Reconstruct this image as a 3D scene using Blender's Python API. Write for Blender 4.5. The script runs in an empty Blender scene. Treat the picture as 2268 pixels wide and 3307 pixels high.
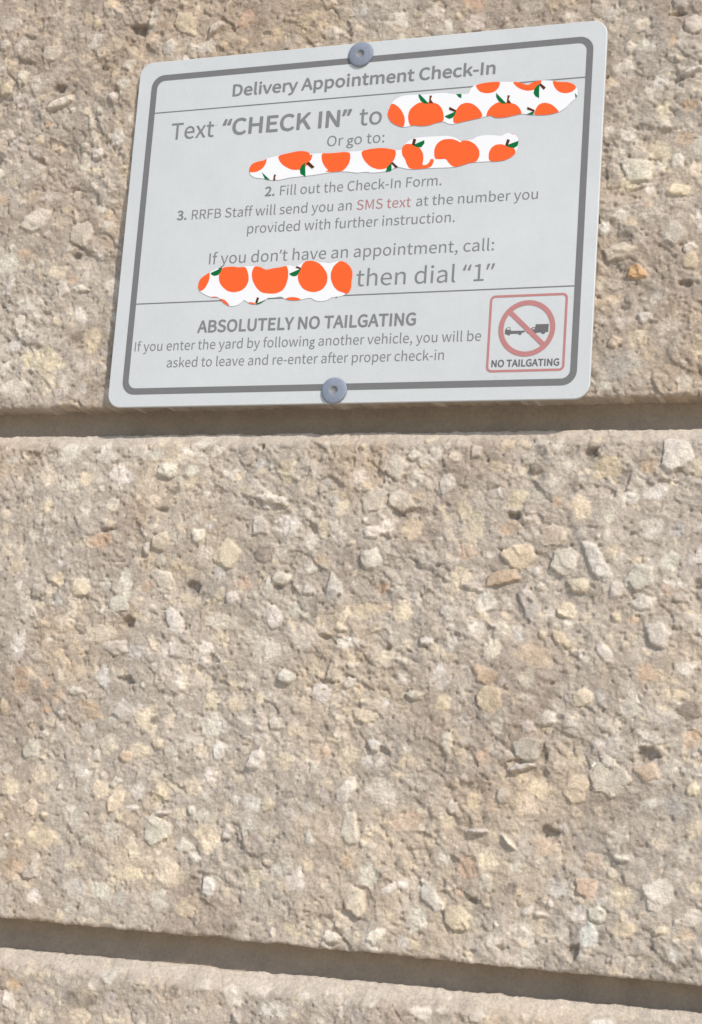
import bpy, math, json
import numpy as np

# ---------------------------------------------------------------- camera, light
U = 0.0011                       # one working unit (the sign is 178 units wide) in metres
H0 = 1.62                        # height of the sign's centre above the pavement
scene = bpy.context.scene
COL = scene.collection
def W(x, y, z=0.0):              # wall frame (right, up, out) -> world
    return (x * U, -z * U, y * U + H0)

R = np.array([[0.935318847941412, 0.07223374598314652, -0.3463537766890468],
              [-0.004064622671921307, 0.9810662684478919, 0.19362968717698292],
              [0.3537826048974974, -0.179697698524393, 0.9179033748804634]])
cam_d = bpy.data.cameras.new("camera")
cam = bpy.data.objects.new("camera", cam_d)
COL.objects.link(cam)
M3 = np.array([[1, 0, 0], [0, 0, -1], [0, 1, 0]], float) @ R.T
from mathutils import Matrix
m4 = Matrix.Identity(4)
for i in range(3):
    for j in range(3):
        m4[i][j] = float(M3[i, j])
pos = W(222.09, -213.21, 553.73)
for i in range(3):
    m4[i][3] = pos[i]
cam.matrix_world = m4
cam_d.sensor_fit = 'VERTICAL'
cam_d.sensor_height = 24.0
cam_d.lens = 5740.84 / 3307.0 * 24.0
cam_d.clip_start = 0.02
cam_d.clip_end = 500.0
scene.camera = cam

SUN = np.array([1.1, -1.0, 1.32]); SUN /= np.linalg.norm(SUN)
w = bpy.data.worlds.new("World"); scene.world = w; w.use_nodes = True
nt = w.node_tree; nt.nodes.clear()
sky = nt.nodes.new('ShaderNodeTexSky'); sky.sky_type = 'NISHITA'; sky.sun_disc = False
sky.sun_elevation = math.asin(SUN[2]); sky.sun_rotation = math.atan2(SUN[0], SUN[1])
bg = nt.nodes.new('ShaderNodeBackground'); bg.inputs['Strength'].default_value = 0.15
wo = nt.nodes.new('ShaderNodeOutputWorld')
nt.links.new(sky.outputs[0], bg.inputs[0]); nt.links.new(bg.outputs[0], wo.inputs[0])
sl = bpy.data.lights.new("sun", 'SUN'); sl.energy = 3.2; sl.angle = math.radians(0.53); sl.color = (1.0, 0.945, 0.87)
so = bpy.data.objects.new("sun", sl); COL.objects.link(so)
from mathutils import Vector
so.rotation_euler = Vector(-SUN).to_track_quat('-Z', 'Y').to_euler(); so.location = (3, -3, 5)
scene.view_settings.view_transform = 'Standard'
scene.view_settings.look = 'None'
scene.view_settings.gamma = 1.0
scene.view_settings.use_curve_mapping = False
scene.view_settings.exposure = 0.31

GLYPHS = json.loads(r'''{" ":[306,[]],",":[379,[[102,-259,92,-235,225,-207,302,26,302,-105,302,117,196,172,262,172,146,172,102,85,102,139,102,30,194,-3,145,-3,199,-2,209,-1,204,-2,207,-83,72,-186,157,-149,82,-210]]],"-":[473,[[63,334,63,366,179,334,412,334,296,334,412,366,412,430,412,398,296,430,63,430,179,430,63,398]]],".":[379,[[190,-18,139,-18,239,-18,280,76,280,20,280,134,190,172,239,172,139,172,100,76,100,134,100,20]]],"1":[757,[[120,0,120,35,303,0,668,0,486,0,668,35,668,104,668,69,602,104,468,104,535,104,468,402,468,1000,468,701,436,1000,372,1000,404,1000,318,969,165,929,254,945,165,903,165,850,165,876,225,850,344,850,284,850,344,601,344,104,344,352,269,104,120,104,195,104,120,69]]],"2":[757,[[60,0,60,25,270,0,689,0,479,0,689,36,689,108,689,72,597,108,412,108,504,108,362,108,248,98,300,102,483,321,641,724,641,524,641,902,349,1018,528,1018,222,1018,55,872,135,960,79,848,127,801,103,824,183,868,334,917,252,917,458,917,518,719,518,834,518,547,60,74,374,348,60,49]]],"3":[757,[[359,-18,203,-18,538,-18,681,267,681,89,681,405,469,521,587,492,469,523,469,528,469,526,576,565,647,768,647,647,647,926,355,1018,524,1018,240,1018,76,899,151,967,99,873,143,820,121,846,201,877,351,917,270,917,456,917,520,759,520,854,520,651,243,568,450,568,243,536,243,472,243,504,475,472,554,271,554,393,554,157,351,86,471,86,237,86,104,201,162,141,82,174,40,120,61,147,105,48]]],":":[379,[[190,532,139,532,239,532,280,628,280,570,280,683,190,723,239,723,139,723,100,628,100,683,100,570],[190,-18,139,-18,239,-18,280,76,280,20,280,134,190,172,239,172,139,172,100,76,100,134,100,20]]],"A":[829,[[5,0,118,333,48,0,132,0,90,0,165,102,229,306,197,204,351,306,595,306,473,306,627,204,690,0,658,102,735,0,824,0,779,0,711,333,484,1000,598,667,437,1000,344,1000,391,1000,231,667],[261,405,362,405,277,457,310,559,293,508,345,673,409,898,378,780,411,898,415,898,413,898,447,782,516,559,479,673,532,508,563,405,548,457,462,405]]],"B":[896,[[138,0,138,333,244,0,456,0,350,0,679,0,835,293,835,97,835,430,632,532,750,509,632,534,632,539,632,537,726,569,778,756,778,656,778,932,434,1000,636,1000,335,1000,138,1000,236,1000,138,667],[263,576,313,576,263,684,263,900,263,792,315,900,417,900,366,900,574,900,653,739,653,857,653,637,412,576,584,576,362,576],[263,101,322,101,263,226,263,477,263,352,322,477,438,477,380,477,614,477,711,297,711,422,711,162,438,101,610,101,380,101]]],"C":[870,[[514,-18,265,-18,644,-18,821,126,742,34,798,152,752,206,775,179,688,135,520,93,615,93,329,93,209,503,209,251,209,753,524,907,336,907,610,907,729,813,675,869,751,840,797,895,774,868,739,959,523,1018,644,1018,269,1018,79,499,79,823,79,175]]],"D":[939,[[138,0,138,333,223,0,393,0,308,0,694,0,858,503,858,187,858,823,387,1000,694,1000,304,1000,138,1000,221,1000,138,667],[263,104,301,104,263,368,263,898,263,633,301,898,377,898,339,898,613,898,729,503,729,757,729,251,377,104,613,104,339,104]]],"E":[804,[[138,0,138,333,335,0,729,0,532,0,729,36,729,108,729,72,573,108,263,108,418,108,263,229,263,472,263,351,390,472,643,472,516,472,643,508,643,580,643,544,516,580,263,580,390,580,263,684,263,894,263,789,413,894,714,894,563,894,714,929,714,1000,714,965,522,1000,138,1000,330,1000,138,667]]],"F":[753,[[138,0,138,333,180,0,263,0,221,0,263,150,263,449,263,299,391,449,645,449,518,449,645,484,645,555,645,520,518,555,263,555,391,555,263,668,263,894,263,781,413,894,714,894,563,894,714,929,714,1000,714,965,522,1000,138,1000,330,1000,138,667]]],"G":[940,[[531,-18,267,-18,664,-18,839,98,775,31,839,238,839,518,839,378,729,518,510,518,620,518,510,483,510,413,510,448,581,413,723,413,652,413,723,326,723,151,723,239,683,115,543,93,614,93,329,93,209,503,209,251,209,753,542,907,340,907,641,907,757,813,707,865,780,840,825,895,803,868,768,955,538,1018,677,1018,273,1018,79,499,79,823,79,175]]],"H":[993,[[138,0,138,333,180,0,263,0,221,0,263,157,263,472,263,315,419,472,730,472,574,472,730,315,730,0,730,157,772,0,857,0,814,0,857,333,857,1000,857,667,814,1000,730,1000,772,1000,730,860,730,581,730,721,574,581,263,581,419,581,263,721,263,1000,263,860,221,1000,138,1000,180,1000,138,667]]],"I":[400,[[138,0,138,333,180,0,263,0,221,0,263,333,263,1000,263,667,221,1000,138,1000,180,1000,138,667]]],"K":[881,[[138,0,138,333,180,0,263,0,221,0,263,106,263,317,263,211,321,385,435,521,378,453,535,347,735,0,635,174,782,0,876,0,829,0,755,207,514,621,635,414,619,747,828,1000,724,874,780,1000,685,1000,733,1000,545,833,266,498,406,665,265,498,263,498,264,498,263,665,263,1000,263,833,221,1000,138,1000,180,1000,138,667]]],"L":[741,[[138,0,138,333,326,0,701,0,513,0,701,36,701,108,701,72,555,108,263,108,409,108,263,405,263,1000,263,703,221,1000,138,1000,180,1000,138,667]]],"M":[1108,[[138,0,138,333,176,0,251,0,213,0,251,185,251,554,251,369,251,640,235,849,243,761,236,849,240,849,238,849,267,773,321,621,294,697,384,447,510,101,447,274,538,101,595,101,567,101,658,274,783,621,720,447,810,697,864,849,837,773,865,849,869,849,867,849,862,761,853,554,853,640,853,369,853,0,853,185,892,0,970,0,931,0,970,333,970,1000,970,667,920,1000,819,1000,869,1000,755,822,628,465,691,643,604,397,558,256,584,326,556,256,553,256,554,256,528,326,480,465,506,397,417,643,289,1000,353,822,239,1000,138,1000,188,1000,138,667]]],"N":[986,[[138,0,138,333,177,0,256,0,217,0,256,175,256,525,256,350,256,630,241,838,247,737,243,838,247,838,245,838,283,769,355,632,319,700,476,421,719,0,598,211,762,0,849,0,805,0,849,333,849,1000,849,667,809,1000,729,1000,769,1000,729,827,729,480,729,653,729,377,746,164,738,263,744,164,739,164,742,164,704,232,632,370,668,301,510,580,266,1000,388,790,223,1000,138,1000,181,1000,138,667]]],"O":[1012,[[506,-18,255,-18,757,-18,933,503,933,183,933,824,506,1018,757,1018,255,1018,79,503,79,824,79,183],[506,93,686,93,326,93,209,503,209,254,209,753,506,907,326,907,686,907,804,503,804,753,804,254]]],"R":[866,[[263,525,319,525,263,649,263,898,263,774,319,898,431,898,375,898,588,898,674,720,674,851,674,589,431,525,588,525,375,525],[686,0,605,141,734,0,828,0,781,0,744,146,574,438,659,292,709,471,799,720,799,563,799,928,450,1000,653,1000,346,1000,138,1000,242,1000,138,667,138,0,138,333,180,0,263,0,221,0,263,141,263,424,263,283,323,424,443,424,383,424,524,283]]],"S":[813,[[415,-18,273,-18,623,-18,754,266,754,108,754,415,548,533,664,483,501,554,407,595,454,574,329,628,240,763,240,664,240,851,427,907,314,907,520,907,655,814,593,872,677,841,720,895,698,868,651,967,427,1018,546,1018,246,1018,112,753,112,907,112,607,315,497,222,536,363,476,458,434,411,455,554,392,626,255,626,359,626,158,416,93,548,93,312,93,141,217,211,142,116,188,65,130,90,159,151,40]]],"T":[817,[[345,0,345,298,387,0,472,0,430,0,472,298,472,894,472,596,573,894,775,894,674,894,775,929,775,1000,775,965,531,1000,42,1000,286,1000,42,965,42,894,42,929,143,894,345,894,244,894,345,596]]],"U":[984,[[492,-18,288,-18,696,-18,851,412,851,91,851,608,851,1000,851,804,811,1000,730,1000,770,1000,730,803,730,409,730,606,730,169,492,93,625,93,362,93,259,409,259,169,259,606,259,1000,259,803,217,1000,134,1000,176,1000,134,804,134,412,134,608,134,91]]],"Y":[724,[[299,0,299,129,341,0,424,0,382,0,424,129,424,387,424,258,525,592,726,1000,625,796,682,1000,595,1000,638,1000,552,906,467,718,509,812,435,644,366,498,401,573,364,498,360,498,362,498,325,573,262,718,295,644,219,812,132,1000,176,906,88,1000,-1,1000,43,1000,99,796,299,387,199,592,299,258]]],"a":[768,[[296,-18,172,-18,387,-18,542,89,471,30,543,89,546,89,544,89,549,59,557,0,553,30,591,0,659,0,625,0,659,152,659,456,659,304,659,640,402,760,584,760,282,760,112,663,179,707,128,634,160,577,144,606,218,617,382,656,296,656,503,656,535,469,535,565,220,434,80,192,80,353,80,59],[332,83,402,83,258,83,201,201,201,116,201,296,535,386,285,357,535,317,535,180,535,249,462,116]]],"b":[843,[[452,-18,383,-18,621,-18,774,382,774,128,774,611,479,760,670,760,396,760,246,656,314,714,247,700,251,789,249,744,251,888,251,1086,251,987,209,1086,126,1086,167,1086,126,724,126,0,126,362,159,0,225,0,192,0,229,25,236,76,232,51,238,76,241,76,240,76,306,18],[431,87,554,87,382,87,251,164,315,106,251,294,251,554,251,424,321,619,447,655,386,655,589,655,644,381,644,546,644,198]]],"c":[696,[[417,-18,221,-18,506,-18,658,75,591,18,639,103,603,160,621,131,557,119,428,86,497,86,292,86,199,370,199,199,199,540,432,655,297,655,490,655,580,591,538,629,601,618,643,673,622,645,591,719,427,760,524,760,236,760,71,370,71,617,71,124]]],"d":[846,[[378,-18,192,-18,467,-18,603,87,546,30,604,87,607,87,606,87,611,58,618,0,614,29,652,0,720,0,686,0,720,362,720,1086,720,724,678,1086,595,1086,637,1086,595,991,595,801,595,896,597,759,602,674,599,716,536,727,393,760,480,760,224,760,72,370,72,610,72,123],[405,87,473,87,276,87,201,371,201,192,201,540,415,655,296,655,476,655,595,577,533,633,595,447,595,188,595,318,533,120]]],"e":[756,[[426,-18,228,-18,525,-18,668,57,604,15,654,85,625,141,639,113,569,104,439,82,512,82,299,82,194,341,202,183,360,341,693,341,527,341,696,360,698,412,698,385,698,623,402,760,592,760,233,760,71,370,71,611,71,126],[192,430,325,430,207,577,405,660,300,660,521,660,589,430,589,580,457,430]]],"f":[443,[[45,640,45,671,79,640,146,640,112,640,146,427,146,0,146,213,187,0,270,0,229,0,270,213,270,640,270,427,322,640,427,640,375,640,427,673,427,741,427,707,375,741,270,741,322,741,270,780,270,858,270,819,270,954,375,1004,304,1004,401,1004,458,984,431,997,467,1016,486,1080,477,1048,452,1094,362,1104,408,1104,214,1104,146,859,146,1010,146,820,146,741,146,780,112,739,45,734,79,736,45,703]]],"g":[626,[[617,658,617,625,527,658,346,658,436,658,169,658,59,431,59,572,59,383,94,308,70,341,119,273,204,224,155,245,204,223,204,221,204,222,141,207,100,128,100,170,100,98,166,44,120,72,51,16,0,-138,0,-41,0,-254,304,-337,126,-337,499,-337,614,-128,614,-258,614,-44,424,56,564,28,292,82,223,141,223,104,223,218,490,265,402,172,521,296,551,413,551,359,551,469,482,557,534,506,527,557,617,557,572,557,617,591],[434,430,434,493,434,358,308,306,381,306,229,306,176,427,176,355,176,491,306,545,235,545,375,545],[488,-138,488,-54,488,-198,306,-233,421,-233,188,-233,123,-132,123,-198,123,-73,273,-32,185,-32,353,-32]]],"h":[828,[[126,0,126,362,167,0,251,0,209,0,251,179,251,538,251,358,325,613,453,651,377,651,551,651,593,453,593,592,593,302,593,0,593,151,635,0,718,0,676,0,718,156,718,469,718,313,718,658,491,760,647,760,390,760,246,636,314,704,247,687,251,789,249,738,251,888,251,1086,251,987,209,1086,126,1086,167,1086,126,724]]],"i":[375,[[126,0,126,247,167,0,251,0,209,0,251,247,251,741,251,494,209,741,126,741,167,741,126,494],[188,894,139,894,237,894,271,977,271,926,271,1025,188,1057,237,1057,139,1057,106,977,106,1025,106,926]]],"k":[753,[[126,0,126,362,166,0,248,0,207,0,248,65,248,195,248,130,295,249,387,357,341,303,460,238,604,0,532,119,649,0,739,0,694,0,646,147,460,442,553,295,542,542,707,741,624,641,660,741,568,741,614,741,463,611,254,351,358,481,252,351,248,351,250,351,248,596,248,1086,248,841,207,1086,126,1086,166,1086,126,724]]],"l":[387,[[256,-18,164,-18,291,-18,329,-7,311,-12,323,25,311,89,317,57,297,86,285,86,292,86,266,86,251,139,251,101,251,455,251,1086,251,770,209,1086,126,1086,167,1086,126,773,126,147,126,460,126,42]]],"m":[1263,[[126,0,126,247,167,0,251,0,209,0,251,179,251,538,251,358,318,614,437,651,381,651,531,651,574,453,574,592,574,302,574,0,574,151,616,0,698,0,657,0,698,179,698,538,698,358,768,614,885,651,828,651,980,651,1023,453,1023,592,1023,302,1023,0,1023,151,1065,0,1147,0,1106,0,1147,156,1147,469,1147,313,1147,658,924,760,1075,760,832,760,678,618,756,701,648,705,473,760,588,760,385,760,243,633,308,704,242,633,240,633,241,633,236,669,228,741,232,705,194,741,126,741,160,741,126,494]]],"n":[832,[[126,0,126,247,167,0,251,0,209,0,251,179,251,538,251,358,325,613,453,651,377,651,551,651,593,453,593,592,593,302,593,0,593,151,635,0,718,0,676,0,718,156,718,469,718,313,718,658,491,760,647,760,390,760,243,633,312,704,242,633,240,633,241,633,236,669,228,741,232,705,194,741,126,741,160,741,126,494]]],"o":[827,[[413,-18,232,-18,595,-18,756,370,756,124,756,617,413,760,595,760,232,760,71,370,71,617,71,124],[413,86,542,86,285,86,199,370,199,199,199,540,413,655,285,655,542,655,629,370,629,540,629,199]]],"p":[846,[[126,-312,126,39,167,-312,251,-312,209,-312,251,-229,251,-61,251,-145,250,-18,247,68,248,25,314,12,452,-18,385,-18,621,-18,774,382,774,128,774,611,479,760,670,760,393,760,243,655,310,711,242,655,240,655,241,655,236,683,228,741,232,712,194,741,126,741,160,741,126,390],[431,87,554,87,382,87,251,164,317,106,251,294,251,554,251,424,322,619,447,655,386,655,589,655,644,381,644,546,644,198]]],"r":[529,[[126,0,126,247,167,0,251,0,209,0,251,159,251,476,251,317,300,602,437,648,375,648,468,648,509,636,484,644,517,672,532,744,524,708,509,756,453,760,486,760,371,760,243,606,295,700,242,606,240,606,241,606,236,651,228,741,232,696,194,741,126,741,160,741,126,494]]],"s":[638,[[319,-18,214,-18,494,-18,588,202,588,82,588,342,363,427,471,386,280,458,203,555,203,486,203,614,341,663,247,663,407,663,509,598,458,634,529,623,569,675,549,649,513,722,340,760,431,760,177,760,85,550,85,667,85,423,300,336,196,374,382,306,469,195,469,270,469,131,323,79,422,79,235,79,104,168,169,115,84,140,44,85,64,112,113,26]]],"t":[514,[[357,-18,201,-18,404,-18,495,10,453,-4,487,41,471,104,479,72,446,93,386,83,413,83,300,83,271,225,271,135,271,363,271,640,271,502,339,640,473,640,406,640,473,673,473,741,473,707,406,741,271,741,339,741,271,810,271,950,271,880,237,950,168,950,202,950,163,880,154,741,159,810,115,739,37,734,76,736,37,703,37,640,37,671,74,640,147,640,111,640,147,503,147,229,147,366,147,80]]],"u":[828,[[342,-18,186,-18,443,-18,587,116,517,35,588,116,591,116,589,116,594,77,600,0,597,39,635,0,704,0,669,0,704,247,704,741,704,494,663,741,580,741,621,741,580,566,580,216,580,391,509,128,379,90,456,90,281,90,240,286,240,149,240,438,240,741,240,589,198,741,115,741,156,741,115,584,115,271,115,428,115,82]]],"v":[711,[[285,0,196,247,334,0,431,0,382,0,518,247,693,741,606,494,652,741,570,741,611,741,523,600,430,319,477,460,408,247,362,101,383,172,359,101,355,101,357,101,333,172,286,319,310,247,240,460,147,741,194,600,104,741,18,741,61,741,107,494]]],"w":[1094,[[243,0,174,247,291,0,387,0,339,0,422,132,492,397,457,265,512,468,543,613,527,538,545,613,550,613,548,613,568,538,600,400,581,469,636,266,707,0,671,133,757,0,858,0,808,0,925,247,1059,741,992,494,1019,741,939,741,979,741,903,598,831,312,867,455,814,241,786,106,801,175,784,106,779,106,781,106,761,175,727,312,745,241,688,455,611,741,650,598,571,741,490,741,530,741,451,598,374,312,412,455,356,241,325,106,340,175,322,106,318,106,320,106,303,175,274,312,289,241,237,455,164,741,201,598,121,741,37,741,79,741,106,494]]],"x":[679,[[20,0,102,129,64,0,151,0,108,0,185,58,251,173,218,116,277,218,326,306,300,263,328,306,333,306,331,306,362,263,413,173,389,218,450,116,523,0,486,58,568,0,659,0,613,0,578,125,415,374,496,249,490,496,640,741,565,618,597,741,510,741,553,741,480,687,419,578,449,633,396,536,353,454,375,497,351,454,347,454,349,454,322,497,274,578,296,536,241,633,175,741,208,687,130,741,40,741,85,741,115,623,265,386,190,504,183,257]]],"y":[711,[[138,-319,104,-319,285,-319,415,-63,363,-207,508,205,693,741,600,473,653,741,572,741,612,741,527,604,438,330,482,467,419,263,378,120,397,188,376,120,371,120,373,120,345,190,297,330,321,265,247,467,147,741,197,604,104,741,18,741,61,741,117,493,315,-1,216,246,310,-20,299,-57,304,-39,267,-149,132,-217,216,-217,112,-217,75,-205,90,-210,67,-238,50,-304,59,-271,74,-314]]],"’":[245,[[228,985,225,990,220,952,196,878,209,916,183,840,153,764,169,802,138,726,108,657,123,690,77,657,17,657,47,657,23,683,37,741,30,711,44,771,57,831,51,801,63,862,74,920,68,891,79,949,87,1000,83,976,131,1000,218,1000,175,1000,222,995]]],"“":[503,[[486,1000,456,1000,478,965,459,885,469,926,450,844,434,765,442,804,427,725,416,657,421,690,372,657,283,657,327,657,280,662,273,672,276,667,282,705,305,778,292,740,318,816,349,892,333,854,365,930,395,1000,380,966,425,1000],[227,1000,197,1000,218,965,200,885,210,926,191,844,175,765,183,804,168,725,157,657,162,690,113,657,25,657,69,657,22,662,17,672,20,667,25,705,49,778,36,740,62,816,92,892,76,854,107,930,137,1000,122,966,167,1000]]],"”":[503,[[486,985,483,990,478,952,454,878,467,916,441,840,411,764,426,802,396,726,366,657,380,690,335,657,273,657,304,657,282,692,300,771,292,730,309,812,326,891,318,852,334,931,345,1000,340,967,388,1000,476,1000,432,1000,479,995],[227,985,224,990,218,952,195,878,208,916,182,840,152,764,167,802,137,726,106,657,121,690,77,657,17,657,47,657,23,683,36,741,30,711,43,771,55,831,49,801,61,862,72,920,67,891,77,949,85,1000,82,976,129,1000,217,1000,173,1000,220,995]]]}''')
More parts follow.
